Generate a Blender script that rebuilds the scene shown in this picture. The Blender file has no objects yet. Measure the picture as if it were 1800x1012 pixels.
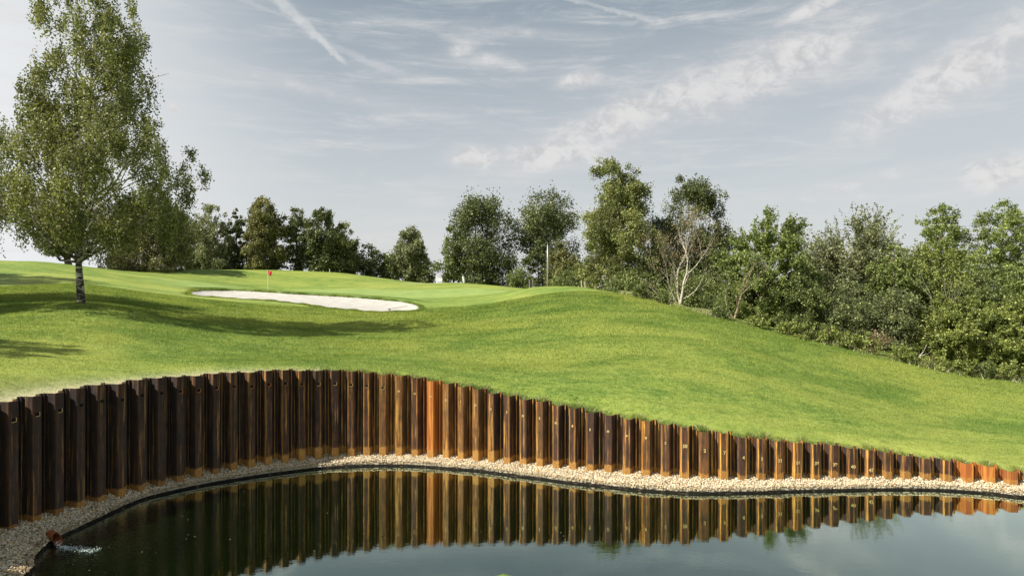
import bpy, math, random
import numpy as np
from mathutils import Vector, Matrix
sc = bpy.context.scene
R = math.radians
rng = np.random.default_rng(7)

# ------------------------------------------------------------------ camera, sky, sun, exposure
H = 6.0                      # camera height over the pond
cam_d = bpy.data.cameras.new('camera'); cam = bpy.data.objects.new('camera', cam_d)
sc.collection.objects.link(cam); sc.camera = cam
cam.location = (0, 0, H); cam.rotation_euler = (R(90), 0, 0)
cam_d.sensor_width = 36; cam_d.lens = 24; cam_d.clip_start = .1; cam_d.clip_end = 5000

SUN_EL = R(47); SV = Vector((-.90, -.40)).normalized()
sun_d = bpy.data.lights.new('sun', 'SUN'); sun = bpy.data.objects.new('sun', sun_d); sc.collection.objects.link(sun)
sun_d.energy = 4.1; sun_d.angle = R(.5); sun_d.color = (1.0, .93, .80)
to_sun = Vector((SV.x*math.cos(SUN_EL), SV.y*math.cos(SUN_EL), math.sin(SUN_EL)))
sun.rotation_euler = to_sun.to_track_quat('Z', 'Y').to_euler()
sc.view_settings.view_transform = 'Standard'; sc.view_settings.look = 'None'
sc.view_settings.gamma = 1; sc.view_settings.use_curve_mapping = False
sc.view_settings.exposure = 1.15
EXPO = 2**1.15

class NT:
    """small helper for writing node graphs as expressions"""
    def __init__(s, tree): s.t = tree; s.n = tree.nodes; s.l = tree.links
    def put(s, sock, v):
        if isinstance(v, bpy.types.NodeSocket): s.l.new(v, sock)
        elif v is not None: sock.default_value = v
    def node(s, typ, **kw):
        n = s.n.new(typ)
        for k, v in kw.items(): setattr(n, k, v)
        return n
    def m(s, op, a, b=None, c=None, clamp=False):
        n = s.n.new('ShaderNodeMath'); n.operation = op; n.use_clamp = clamp
        s.put(n.inputs[0], a); s.put(n.inputs[1], b); s.put(n.inputs[2], c)
        return n.outputs[0]
    def mix(s, f, a, b, typ='MIX'):
        n = s.n.new('ShaderNodeMix'); n.data_type = 'RGBA'; n.blend_type = typ
        s.put(n.inputs['Factor'], f)
        for k, v in ((6, a), (7, b)):
            s.put(n.inputs[k], v if isinstance(v, bpy.types.NodeSocket) else (*v[:3], 1))
        return n.outputs[2]
    def noise(s, vec, scale=5, detail=3, rough=.5, dist=0):
        n = s.n.new('ShaderNodeTexNoise'); s.put(n.inputs['Vector'], vec)
        n.inputs['Scale'].default_value = scale; n.inputs['Detail'].default_value = detail
        n.inputs['Roughness'].default_value = rough; n.inputs['Distortion'].default_value = dist
        return n.outputs['Fac']
    def ramp(s, f, lo, hi, a=0., b=1., smooth=True):
        n = s.n.new('ShaderNodeMapRange'); n.interpolation_type = 'SMOOTHSTEP' if smooth else 'LINEAR'
        s.put(n.inputs[0], f); n.inputs[1].default_value = lo; n.inputs[2].default_value = hi
        n.inputs[3].default_value = a; n.inputs[4].default_value = b
        return n.outputs[0]
    def scale(s, vec, sx, sy, sz, loc=(0, 0, 0), rot=(0, 0, 0)):
        n = s.n.new('ShaderNodeMapping'); s.put(n.inputs[0], vec)
        n.inputs['Scale'].default_value = (sx, sy, sz); n.inputs['Location'].default_value = loc
        n.inputs['Rotation'].default_value = rot
        return n.outputs[0]
    def comb(s, x, y, z):
        n = s.n.new('ShaderNodeCombineXYZ'); s.put(n.inputs[0], x); s.put(n.inputs[1], y); s.put(n.inputs[2], z)
        return n.outputs[0]

world = bpy.data.worlds.new('World'); sc.world = world; world.use_nodes = True
g = NT(world.node_tree); g.n.clear()
tc = g.node('ShaderNodeTexCoord').outputs['Generated']
sep = g.node('ShaderNodeSeparateXYZ'); g.put(sep.inputs[0], tc)
dx, dy, dz = sep.outputs
sky = g.node('ShaderNodeTexSky', sky_type='NISHITA', sun_disc=False)
sky.sun_elevation = SUN_EL; sky.sun_rotation = math.atan2(SV.x, SV.y)
sky.air_density = 1; sky.dust_density = 2.5; sky.ozone_density = 1
hor = g.m('SQRT', g.m('ADD', g.m('MULTIPLY', dx, dx), g.m('MULTIPLY', dy, dy)))
tel = g.m('DIVIDE', dz, g.m('MAXIMUM', hor, .02))                # tangent of the elevation
az = g.m('ARCTAN2', dx, dy)
def azt(px, py): return math.atan((px-900)/1200), (506-py)/math.hypot(1200, px-900)
skyc = g.node('ShaderNodeVectorMath', operation='SCALE'); g.put(skyc.inputs[0], sky.outputs[0]); skyc.inputs[3].default_value = .075
e = 1/EXPO
veil = g.mix(g.ramp(tel, .0, .46, smooth=False), (.76*e, .77*e, .765*e), (.275*e, .335*e, .375*e))
base = g.mix(.85, skyc.outputs[0], veil)
# brighter, whiter towards the sun (left) and slightly to the far right
sunward = g.m('ADD', g.m('MULTIPLY', dx, -.92), g.m('MULTIPLY', dy, -.39))
base = g.mix(g.ramp(g.m('MULTIPLY', dx, -1), .22, .66, 0, .95), base, (.86*e, .88*e, .89*e))
base = g.mix(g.ramp(dx, .25, .75, 0, .55), base, (.60*e, .645*e, .68*e))
cv = g.comb(az, tel, g.m('MULTIPLY', az, .2))
# thin streaked cirrus
ci = g.noise(g.scale(cv, 2.4, 24, 1, rot=(0, 0, R(4))), 1.7, 10, .68, .5)
ci2 = g.noise(g.scale(cv, 3.0, 13, 1, loc=(4, 2, 1), rot=(0, 0, R(-9))), 2.4, 10, .70, .8)
cir = g.m('MULTIPLY', g.ramp(ci, .44, .72), g.ramp(ci2, .30, .66))
cir = g.m('ADD', g.m('MULTIPLY', cir, .75), g.m('MULTIPLY', g.ramp(ci2, .46, .74), .30))
base = g.mix(g.m('MULTIPLY', cir, .85, clamp=True), base, (.72*e, .72*e, .72*e))
# cloud banks: soft elongated patches broken by noise
cn = g.noise(g.scale(cv, 9, 19, 1, rot=(0, 0, R(14))), 1.6, 12, .68, .5)
cn2 = g.noise(g.scale(cv, 26, 34, 1, rot=(0, 0, R(10))), 1.2, 9, .66, .4)
cnn = g.m('ADD', g.m('MULTIPLY', cn, .62), g.m('MULTIPLY', cn2, .38))
patches = [(1130,195,250,42,-20,1.0),(1350,120,190,52,-17,1.0),(1240,160,200,60,-14,.8),(1690,125,190,45,-27,1.0),(1500,90,130,60,-10,.55),
           (985,272,110,27,-4,1.15),(835,278,48,20,0,1.2),(1018,140,42,15,-8,1.05),(815,85,26,18,-30,.85),(860,105,40,14,5,.6),
           (1765,302,62,26,-10,1.15),(1430,14,60,12,-22,1.0),(1050,235,170,30,-12,.6),(1520,320,170,16,-8,.55),(1400,350,150,12,0,.5),
           (560,160,260,14,9,.5),(900,60,200,12,4,.5),(620,420,200,16,3,.4),(305,190,14,9,20,.8)]
tot = None
for px, py, lx, ly, ang, amp in patches:
    a0, t0 = azt(px, py); k = 1/1250
    c, s_ = math.cos(R(-ang)), math.sin(R(-ang))
    da = g.m('SUBTRACT', az, a0); dt = g.m('SUBTRACT', tel, t0)
    p = g.m('ADD', g.m('MULTIPLY', da, c/(lx*k)), g.m('MULTIPLY', dt, s_/(lx*k)))
    q = g.m('ADD', g.m('MULTIPLY', da, -s_/(ly*k)), g.m('MULTIPLY', dt, c/(ly*k)))
    w = g.m('EXPONENT', g.m('MULTIPLY', g.m('ADD', g.m('MULTIPLY', p, p), g.m('MULTIPLY', q, q)), -.8))
    w = g.m('MULTIPLY', w, amp)
    tot = w if tot is None else g.m('MAXIMUM', tot, w)
base = g.mix(g.m('MULTIPLY', g.m('MULTIPLY', tot, g.ramp(cn, .25, .6, .35, 1)), .62, clamp=True), base, (.70*e, .695*e, .70*e))
dens = g.ramp(g.m('ADD', g.m('MULTIPLY', tot, .52), cnn), .66, 1.04)
base = g.mix(g.m('MULTIPLY', dens, .62), base, g.mix(g.ramp(cn2, .36, .58), (.56*e, .56*e, .57*e), (.82*e, .80*e, .785*e)))
# two vapour trails
cw = g.noise(g.scale(cv, 60, 60, 1), 1, 4, .6)
for (x0, y0, x1, y1, w0, w1, am) in ((470,-20,612,116,17,5,.55), (560,70,720,138,7,12,.28), (960,-12,1180,42,5,7,.42), (500,30,330,-40,4,8,.2)):
    a0, t0 = azt(x0, y0); a1, t1 = azt(x1, y1); L = math.hypot(a1-a0, t1-t0)
    ux, uy = (a1-a0)/L, (t1-t0)/L
    da = g.m('SUBTRACT', az, a0); dt = g.m('SUBTRACT', tel, t0)
    p = g.m('DIVIDE', g.m('ADD', g.m('MULTIPLY', da, ux), g.m('MULTIPLY', dt, uy)), L)
    q = g.m('ABSOLUTE', g.m('ADD', g.m('ADD', g.m('MULTIPLY', da, -uy), g.m('MULTIPLY', dt, ux)), g.m('MULTIPLY', g.m('SUBTRACT', cw, .5), .012)))
    wid = g.m('MULTIPLY', g.m('ADD', w0, g.m('MULTIPLY', p, w1-w0)), 1/1250)
    f = g.m('SUBTRACT', 1, g.ramp(g.m('DIVIDE', q, wid), .2, 1.1))
    ends = g.m('MULTIPLY', g.ramp(p, -.25, .05), g.m('SUBTRACT', 1, g.ramp(p, .9, 1.02)))
    f = g.m('MULTIPLY', g.m('MULTIPLY', f, ends), g.m('MULTIPLY', g.ramp(cw, .2, .6, .45, 1), am))
    base = g.mix(f, base, (.75*e, .75*e, .745*e))
bg = g.node('ShaderNodeBackground'); g.put(bg.inputs[0], base); bg.inputs[1].default_value = 1.0
wo = g.node('ShaderNodeOutputWorld'); g.l.new(bg.outputs[0], wo.inputs[0])

# ------------------------------------------------------------------ helpers
col = sc.collection
def tag(o, label=None, cat=None, group=None, kind=None):
    if label: o['label'] = label
    if cat: o['category'] = cat
    if group: o['group'] = group
    if kind: o['kind'] = kind
    return o
def empty(name, loc, rz=0):
    o = bpy.data.objects.new(name, None); col.objects.link(o); o.location = loc; o.rotation_euler = (0, 0, rz)
    o.empty_display_size = .3
    return o
def link(name, me, mat=None, parent=None, smooth=False):
    o = bpy.data.objects.new(name, me); col.objects.link(o)
    if mat: me.materials.append(mat)
    if parent: o.parent = parent
    if smooth: me.polygons.foreach_set('use_smooth', [True]*len(me.polygons))
    return o
def npmesh(name, V, F, attrs=None):
    """V (n,3); F (m,k) faces all of one size"""
    V = np.ascontiguousarray(V, dtype=np.float32); F = np.ascontiguousarray(F, dtype=np.int32)
    me = bpy.data.meshes.new(name); k = F.shape[1]
    me.vertices.add(len(V)); me.vertices.foreach_set('co', V.ravel())
    me.loops.add(F.size); me.loops.foreach_set('vertex_index', F.ravel())
    me.polygons.add(len(F)); me.polygons.foreach_set('loop_start', np.arange(0, F.size, k, dtype=np.int32))
    me.polygons.foreach_set('loop_total', np.full(len(F), k, dtype=np.int32))
    for nm, (dom, data) in (attrs or {}).items():
        at = me.attributes.new(nm, 'FLOAT', dom); at.data.foreach_set('value', np.ascontiguousarray(data, dtype=np.float32))
    me.update(calc_edges=True)
    return me
class MB:
    def __init__(s): s.v = []; s.f = []
    def add(s, V, F):
        o = len(s.v); s.v += [tuple(p) for p in V]; s.f += [tuple(i+o for i in f) for f in F]
    def box(s, c, d, rot=None):
        P = [Vector((sx*d[0]/2, sy*d[1]/2, sz*d[2]/2)) for sx in (-1,1) for sy in (-1,1) for sz in (-1,1)]
        if rot is not None: P = [rot @ p for p in P]
        P = [p+Vector(c) for p in P]
        s.add(P, [(0,1,3,2),(4,6,7,5),(0,4,5,1),(2,3,7,6),(0,2,6,4),(1,5,7,3)])
    def tube(s, pts, rad, n=8, cap=True):
        pts = [Vector(p) for p in pts]; V = []; F = []
        if not hasattr(rad, '__len__'): rad = [rad]*len(pts)
        for i, p in enumerate(pts):
            t = (pts[min(i+1, len(pts)-1)]-pts[max(i-1, 0)]).normalized()
            a = t.orthogonal().normalized() if i == 0 else (pa - t*pa.dot(t)).normalized()
            pa = a; b = t.cross(a)
            for k in range(n):
                w = 2*math.pi*k/n; V.append(p+(a*math.cos(w)+b*math.sin(w))*rad[i])
        for i in range(len(pts)-1):
            for k in range(n): F.append((i*n+k, i*n+(k+1)%n, (i+1)*n+(k+1)%n, (i+1)*n+k))
        if cap: F.append(tuple(range(n))[::-1]); F.append(tuple(range((len(pts)-1)*n, len(pts)*n)))
        s.add(V, F)
    def mesh(s, name):
        me = bpy.data.meshes.new(name); me.from_pydata(s.v, [], s.f); me.update(); return me
    def build(s, name, mat, parent=None, smooth=False): return link(name, s.mesh(name), mat, parent, smooth)

def mat(name, colr=(.5,.5,.5), rough=.6, spec=.3, metal=0):
    m = bpy.data.materials.new(name); m.use_nodes = True
    b = m.node_tree.nodes['Principled BSDF']
    b.inputs['Base Color'].default_value = (*colr, 1); b.inputs['Roughness'].default_value = rough
    b.inputs['Specular IOR Level'].default_value = spec; b.inputs['Metallic'].default_value = metal
    return m, NT(m.node_tree), b
def noisy(name, c1, c2, scale=8, rough=.7, spec=.2, stretch=(1,1,1), bump=0, lo=.35, hi=.65):
    m, g, b = mat(name, c1, rough, spec)
    v = g.scale(g.node('ShaderNodeTexCoord').outputs['Object'], *stretch)
    n = g.noise(v, scale, 5, .6)
    g.put(b.inputs['Base Color'], g.mix(g.ramp(n, lo, hi), c1, c2))
    if bump:
        bn = g.node('ShaderNodeBump'); bn.inputs['Strength'].default_value = bump; bn.inputs['Distance'].default_value = .02
        g.put(bn.inputs['Height'], n); g.put(b.inputs['Normal'], bn.outputs[0])
    return m
def attr(g, name):
    n = g.node('ShaderNodeAttribute'); n.attribute_name = name; return n.outputs['Fac']

# ------------------------------------------------------------------ materials
def leaf_mat(name, c_dark, c_mid, c_light, trans=.24):
    m, g, b = mat(name, c_mid, .5, .35)
    t = attr(g, 'tint')
    c = g.mix(g.ramp(t, 0, .5, smooth=False), c_dark, c_mid); c = g.mix(g.ramp(t, .5, 1, smooth=False), c, c_light)
    g.put(b.inputs['Base Color'], c)
    tr = g.node('ShaderNodeBsdfTranslucent'); g.put(tr.inputs[0], g.mix(.5, c, (c_light[0]*1.2, c_light[1]*1.2, c_light[2]*.7)))
    mx = g.node('ShaderNodeMixShader'); mx.inputs[0].default_value = trans
    g.l.new(b.outputs[0], mx.inputs[1]); g.l.new(tr.outputs[0], mx.inputs[2])
    g.l.new(mx.outputs[0], g.n['Material Output'].inputs[0])
    return m
M = {}
M['leaf_birch'] = leaf_mat('leaf_birch', (0.041,0.052,0.017), (0.141,0.165,0.052), (0.410,0.423,0.151))
M['leaf_dark']  = leaf_mat('leaf_dark', (0.023,0.033,0.013), (0.078,0.099,0.033), (0.230,0.258,0.096), .18)
M['leaf_green'] = leaf_mat('leaf_green', (0.033,0.049,0.016), (0.112,0.146,0.043), (0.326,0.364,0.129))
M['leaf_fresh'] = leaf_mat('leaf_fresh', (.042,.062,.018), (.140,.185,.050), (.38,.43,.14))
M['leaf_yellow'] = leaf_mat('leaf_yellow', (0.045,0.062,0.015), (0.151,0.187,0.043), (0.410,0.445,0.133))
M['leaf_grey']  = leaf_mat('leaf_grey', (0.049,0.061,0.028), (0.151,0.171,0.080), (0.400,0.414,0.218))
M['leaf_olive'] = leaf_mat('leaf_olive', (0.045,0.051,0.018), (0.141,0.146,0.054), (0.360,0.342,0.134))
M['leaf_brown'] = leaf_mat('leaf_brown', (0.072,0.053,0.028), (0.183,0.134,0.076), (0.360,0.286,0.157))
M['leaf_purple'] = leaf_mat('leaf_purple', (.032,.044,.018), (.110,.135,.052), (.31,.34,.14), .2)

m, g, b = mat('birch_bark', (.6,.58,.53), .8, .2); M['birch_bark'] = m
v = g.node('ShaderNodeTexCoord').outputs['Object']
n1 = g.noise(g.scale(v, 1.6, 1.6, 6), 1.6, 5, .7); n2 = g.noise(g.scale(v, 5, 5, 24), 1.4, 4, .6)
c = g.mix(g.ramp(n2, .50, .60), (.58,.55,.49), (.10,.085,.07)); zz_ = g.node('ShaderNodeSeparateXYZ'); g.put(zz_.inputs[0], v); c = g.mix(g.ramp(g.m('ADD', n1, g.ramp(zz_.outputs[2], 0, 5, .07, -.02)), .48, .56), c, (.045,.038,.032))
g.put(b.inputs['Base Color'], c)
bn = g.node('ShaderNodeBump'); bn.inputs['Strength'].default_value = .6; bn.inputs['Distance'].default_value = .03
g.put(bn.inputs['Height'], n2); g.put(b.inputs['Normal'], bn.outputs[0])
M['bark'] = noisy('bark', (.075,.058,.042), (.16,.13,.10), 6, .9, .1, (3,3,.6), .5)
M['bark_pale'] = noisy('bark_pale', (.34,.30,.24), (.58,.54,.46), 5, .8, .2, (2,2,2.5), .4)
M['bark_tan'] = noisy('bark_tan', (.22,.17,.11), (.38,.31,.22), 5, .8, .2, (2,2,1), .4)

# ------------------------------------------------------------------ pond outline and terrain
C0 = np.array([1.0, 14.0])
def ground_pt(px, py, z=0.): Y = (H-z)*1200/(py-506); return ((px-900)/1200*Y, Y)
foot_px = [(0,932),(40,922),(100,901),(150,886),(200,871),(250,857),(300,844),(350,834),(400,824),(450,816),(500,809),(550,803),(600,799),(650,797),(700,797),(750,799),(800,803),(850,808),(900,812),(950,817),(1000,822),(1050,826),(1100,831),(1150,835),(1200,838),(1250,840),(1300,841),(1350,840),(1400,839),(1450,838),(1500,837),(1550,837),(1600,838),(1650,840),(1700,843),(1750,846),(1800,850)]
top_px = {0:715,50:703,100:692,150:683,200:677,250:671,300:667,350:662,400:658,450:655,500:652,550:651,600:655,650:659,700:664,750:670,800:681,850:692,900:702,950:712,1000:720,1050:731,1100:741,1150:748,1200:756,1250:765,1300:772,1350:777,1400:781,1450:786,1500:792,1550:797,1600:804,1650:812,1700:820,1750:827,1800:836}
GZ = .28
wl = []
for px, py in foot_px:
    X, Y = ground_pt(px, py, GZ); ty = np.interp(px, list(top_px), list(top_px.values()))
    wl.append((X, Y, H-(ty-506)*Y/1200))
left_ext = [(-9.6,6.6,.35),(-11.4,8.6,1.4),(-12.4,10.6,2.5),(-12.8,12.6,3.1),(-12.6,14.6,3.2)]
wall_ctrl = np.array(left_ext + wl + [(15.9,19.95,.36),(17.2,19.5,.30)])
def catmull(P, n=12):
    P = np.asarray(P, float); out = []
    Q = np.vstack([2*P[0]-P[1], P, 2*P[-1]-P[-2]])
    for i in range(1, len(Q)-2):
        for t in np.arange(n)/n:
            a, b_, c_, d = Q[i-1], Q[i], Q[i+1], Q[i+2]
            out.append(.5*((2*b_)+(-a+c_)*t+(2*a-5*b_+4*c_-d)*t*t+(-a+3*b_-3*c_+d)*t**3))
    out.append(P[-1]); return np.array(out)
# smooth control, then resample
sm = wall_ctrl.copy()
for _ in range(2): sm[1:-1] = .25*sm[:-2]+.5*sm[1:-1]+.25*sm[2:]
wc = catmull(sm, 14)
seg = np.hypot(*np.diff(wc[:, :2], axis=0).T); S = np.concatenate([[0], np.cumsum(seg)])
def wall_at(s): return np.array([np.interp(s, S, wc[:, k]) for k in range(3)])
def wall_tan(s):
    a, b_ = wall_at(max(s-.35, 0)), wall_at(min(s+.35, S[-1])); t = b_[:2]-a[:2]; return t/np.hypot(*t)
marks = [25,65,105,143,179,214.5,251,284,318,349,381,411.5,443,473,502,531,560,589,617,645,672,701,729,756,784,810,835,863,891,919,949,977,1006,1037,1069,1101,1136,1170,1204,1239,1274,1307,1340,1371,1403,1436,1468,1500,1532,1562,1595,1630,1667,1704,1742,1781]
pxs = wc[:, 0]/wc[:, 1]*1200+900
vis = wc[:, 1] > 14.9
i0 = np.argmax(pxs[vis] > -40)
ss = []
order = np.where(vis)[0]
for mk in marks: ss.append(np.interp(mk, pxs[order], S[order]))
pit = ss[1]-ss[0]
pre = []
s_ = ss[0]-.6
while s_ > .5: pre.append(s_); s_ -= .6
post = [ss[-1]+.62, ss[-1]+1.24]
centers = pre[::-1]+ss+post; n_pre = len(pre)
bounds = [centers[0]-.3]+[centers[i]*.545+centers[i-1]*.455 for i in range(1, len(centers))]+[centers[-1]+.32]
PROF = [(0,-.33),(.05,-.33),(.075,-.265),(.115,-.265),(.135,-.33),(.25,-.02),(.275,0),(.64,0),(.665,-.02),(.80,-.33),(.855,-.33),(.87,-.25),(.925,-.25),(.94,-.33),(1,-.33)]

# shore (water edge)
shore_px = [(50,1012),(60,985),(88,957),(112,943),(150,925),(200,901),(250,879),(300,866),(350,855),(400,846),(450,838),(500,831),(550,825),(600,821),(650,819),(700,819),(750,821),(800,825),(850,829),(900,836),(950,842),(1000,849),(1050,854),(1100,860),(1150,864),(1200,867),(1250,868),(1300,867),(1350,866),(1400,864),(1450,863),(1500,862),(1550,861),(1600,861),(1650,862),(1700,865),(1750,869),(1800,875)]
shore = [ground_pt(*p) for p in shore_px]
shore = [(-5.5,9.2),(-8.2,10.2),(-9.7,12.0)] + shore + [(17.5,18.6),(20.5,17.2),(22,14.5),(20.5,11),(15,9.2),(8,8.8),(1,8.8)]
shore = np.array(shore)
def polar(P): d = P-C0; return np.arctan2(d[:, 1], d[:, 0]), np.hypot(d[:, 0], d[:, 1])
def closed_interp(P):
    a, r = polar(P); o = np.argsort(a); a, r = a[o], r[o]
    a = np.concatenate([a-2*np.pi, a, a+2*np.pi]); r = np.tile(r, 3)
    return lambda x: np.interp(x, a, r)
shs = catmull(np.vstack([shore, shore[:1]]), 8)
Rs = closed_interp(shs)

# terrain control points: image column, row and distance of spots on the lawn
ctl = [(0,650,19),(0,600,24),(0,550,32),(0,505,50),(0,460,66),(60,480,58),(60,458.5,67),(143,640,22),(143,580,28),(143,530,34),(143,500,48),(143,470,68),(-200,560,30),(-200,480,55),(-200,450,70),(-500,540,32),(-500,470,60),
 (250,600,27),(250,550,36),(250,512,50),(250,495,62),(250,477.5,78),(340,620,27),(340,560,37),(338,515,55),(340,495,70),(340,473.5,85),
 (470,620,28.5),(470,590,33),(470,560,42),(470,528,52),(470,514,60),(470,510.5,68),(472,510,74),(470,492,84),(472,474.5,93),
 (600,620,30),(600,580,38),(600,543,48),(600,521,59),(600,514,67),(600,500,80),(600,480,94),(670,496,86),(670,489,93),
 (740,620,30),(740,580,38),(740,550,46),(740,530,54),(740,518,64),(740,508,76),(740,498,88),(800,496.5,86),
 (850,640,29),(850,580,38),(850,545,46),(850,526,54),(850,515,64),(850,507,72),(850,501,80),(900,513,60),(900,506,76),(930,640,28),(930,580,36),(930,530,46),(940,504,56),
 (1000,640,29),(1000,580,36),(1000,530,44),(1000,503,54),(1100,640,27.5),(1100,580,35),(1100,540,42),(1100,518,48),
 (1200,660,26),(1200,600,33),(1200,560,39),(1200,541,44),(1300,680,25.5),(1300,620,31),(1300,585,36.5),(1300,567,41),(1400,700,25),(1400,640,31),(1400,591,39),
 (1500,700,27),(1500,650,32),(1500,614,38),(1600,710,28),(1600,665,32.5),(1600,639,36),(1700,720,28),(1700,680,32),(1700,659,35.5),(1800,740,26.5),(1800,700,31),(1800,671,35)]
P3 = [((x-900)/1200*Y, Y, H-(y-506)*Y/1200) for x, y, Y in ctl]
def beyond(x, Y, z): P3.append(((x-900)/1200*Y, Y, z))
for x, Y, z in [(0,85,8.0),(143,85,7.4),(250,95,7.4),(340,105,7.6),(470,112,7.6),(600,112,7.2),(740,108,5.9),(850,100,5.6),(900,95,5.4),(940,70,5.5),(1000,68,5.3),(1100,60,4.8),(1200,55,4.1),(1300,50,3.4),(1400,48,2.7),(1500,47,2.1),(1600,46,1.6),(1700,46,1.2),(1800,46,1.0),(1000,90,4.8),(1200,85,4),(1400,80,3),(1600,80,2),(1800,80,1.5)]: beyond(x, Y, z)
P3 += [(35,15,.8),(30,25,.9),(45,40,1),(60,60,1.4),(28,5,1.5),(22,20,.5),(0,0,4.25),(10,-6,4.3),(-10,-6,4.3),(0,-30,4.5),(0,3.5,3.4),(12,3,3.2),(-10,2,3.6),(-20,0,4.3),(-18,9,3.6),(-19,14,3.9),(-25,20,4.6),(-40,10,4.8),(-60,30,5.5),(-70,80,7),
       (-60,130,6.5),(0,150,5),(60,130,3.5),(120,80,2.5),(120,0,2.5),(0,-100,4),(-120,0,5),(-120,120,6),(0,260,4),(200,200,2.5),(-200,200,5)]
for k in range(0, len(wc), 10): P3.append(tuple(wc[k]))
P3 = np.array(P3)
gx = np.array([p for p in shs[::8] if not (p[1] > 12)])
Pr = []
for p in gx:
    d = p-C0; r = np.hypot(*d); q = C0+d/r*(r+1.0); Pr.append((q[0], q[1], .3))
P3 = np.vstack([P3, np.array(Pr)])
def kern(A, B):
    r2 = ((A[:, None, :]-B[None, :, :])**2).sum(-1)+1e-9
    return .5*r2*np.log(r2)
sc_ = 20.0
Pn = P3[:, :2]/sc_; N = len(Pn)
K = kern(Pn, Pn)+np.eye(N)*.004; Q = np.hstack([np.ones((N, 1)), Pn])
A = np.block([[K, Q], [Q.T, np.zeros((3, 3))]]); wgt = np.linalg.solve(A, np.concatenate([P3[:, 2], np.zeros(3)]))
def rbf(X, Y):
    pts = np.stack([np.ravel(X), np.ravel(Y)], 1)/sc_; out = np.empty(len(pts))
    for i in range(0, len(pts), 20000):
        q = pts[i:i+20000]; out[i:i+20000] = kern(q, Pn)@wgt[:N]+wgt[N]+q@wgt[N+1:]
    r = np.hypot(pts[:, 0], pts[:, 1]-1)*sc_
    f = np.clip((r-150)/150, 0, 1); f = f*f*(3-2*f)
    return out*(1-f)+3.0*f
def sinnoise(X, Y):
    return (np.sin(X*.9+1.3*np.sin(Y*.5))*np.sin(Y*.8+np.sin(X*.37))*.5+np.sin(X*2.1+Y*1.1+2)*np.sin(Y*1.9-X*.7)*.25)
# bunker
bk_px = [(330,514,56),(345,510.5,59),(400,510.5,60),(460,513,60.5),(520,517,60),(600,521.5,59),(680,527.5,57),(725,533,55),(742,541,52),(735,546,50),(700,547.5,49),(650,547.5,48.2),(600,543.5,48),(560,538.5,48.5),(520,533,50),(470,528,51.5),(400,524,53),(340,519,54.5)]
bk = np.array([((x-900)/1200*Y, Y) for x, y, Y in bk_px])
bks = catmull(np.vstack([bk, bk[:1]]), 6)[:-1]
# move each outline point along its sight line onto the ground (the outline is what the photo measures)
bpx = catmull(np.array([(x, y, Y) for x, y, Y in bk_px]+[bk_px[0]]), 6)[:-1]
def ray_ground(px, py, Y0):
    Ys = np.linspace(Y0-14, Y0+14, 281); z = rbf((px-900)/1200*Ys, Ys); f = z-(H-(py-506)*Ys/1200)
    i = np.where(f[:-1]*f[1:] <= 0)[0]
    if len(i) == 0: return Ys[np.argmin(abs(f))]
    i = i[np.argmin(abs(Ys[i]-Y0))]; return Ys[i]
bks = np.array([((x-900)/1200*yy, yy) for x, y, Y in bpx for yy in [ray_ground(x, y, Y)]])
def sdist(X, Y, P):
    X = np.ravel(X); Y = np.ravel(Y); d = np.full(len(X), 1e9); ins = np.zeros(len(X), bool)
    for i in range(len(P)):
        a = P[i]; b_ = P[(i+1) % len(P)]; ab = b_-a; L = (ab**2).sum()+1e-12
        t = np.clip(((X-a[0])*ab[0]+(Y-a[1])*ab[1])/L, 0, 1)
        d = np.minimum(d, np.hypot(X-a[0]-t*ab[0], Y-a[1]-t*ab[1]))
        c = ((a[1] > Y) != (b_[1] > Y)) & (X < (b_[0]-a[0])*(Y-a[1])/(b_[1]-a[1]+1e-12)+a[0]); ins ^= c
    return np.where(ins, -d, d)
def far_side(X, Y):   # 1 on the green's side of the bunker
    cy = np.interp(X, [-30, -8], [57.5, 54]); return np.clip((Y-cy+1)/2, 0, 1)
def terr(X, Y):
    X = np.atleast_1d(np.asarray(X, float)); Y = np.atleast_1d(np.asarray(Y, float)); sh = X.shape
    z = rbf(X, Y); x_, y_ = X.ravel(), Y.ravel()
    near = (abs(x_+19) < 18) & (abs(y_-54) < 14)
    if near.any():
        d = sdist(x_[near], y_[near], bks); fs = far_side(x_[near], y_[near])
        z[near] += np.where(d > 0, .24*np.exp(-((d-.7)/.9)**2)*fs, 0) - np.where(d < 0, .9*np.clip(-d/.35, 0, 1), 0)
    z += .02*sinnoise(x_, y_)
    return z.reshape(sh)
def gz(x, y): return float(terr([x], [y])[0])

# columns of the lawn grid follow the wall, then the rest of the ring
cols = []   # (ring point, next-row point, z, pile?)
arc = []
for i in range(len(centers)):
    a, b_ = bounds[i], bounds[i+1]
    for u, d in PROF[:-1]: arc.append((a+(b_-a)*u, d))
for s_, d in arc:
    p = wall_at(s_); t = wall_tan(s_); n = np.array([t[1], -t[0]])    # n points to the pond
    cols.append((p[:2]+n*(d-.05), p[:2]-n*.42, p[2]-.03))
aL = math.atan2(*(cols[-1][1]-C0)[::-1]); aS = math.atan2(*(cols[0][1]-C0)[::-1])
if aS < 0: aS += 2*math.pi
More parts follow.
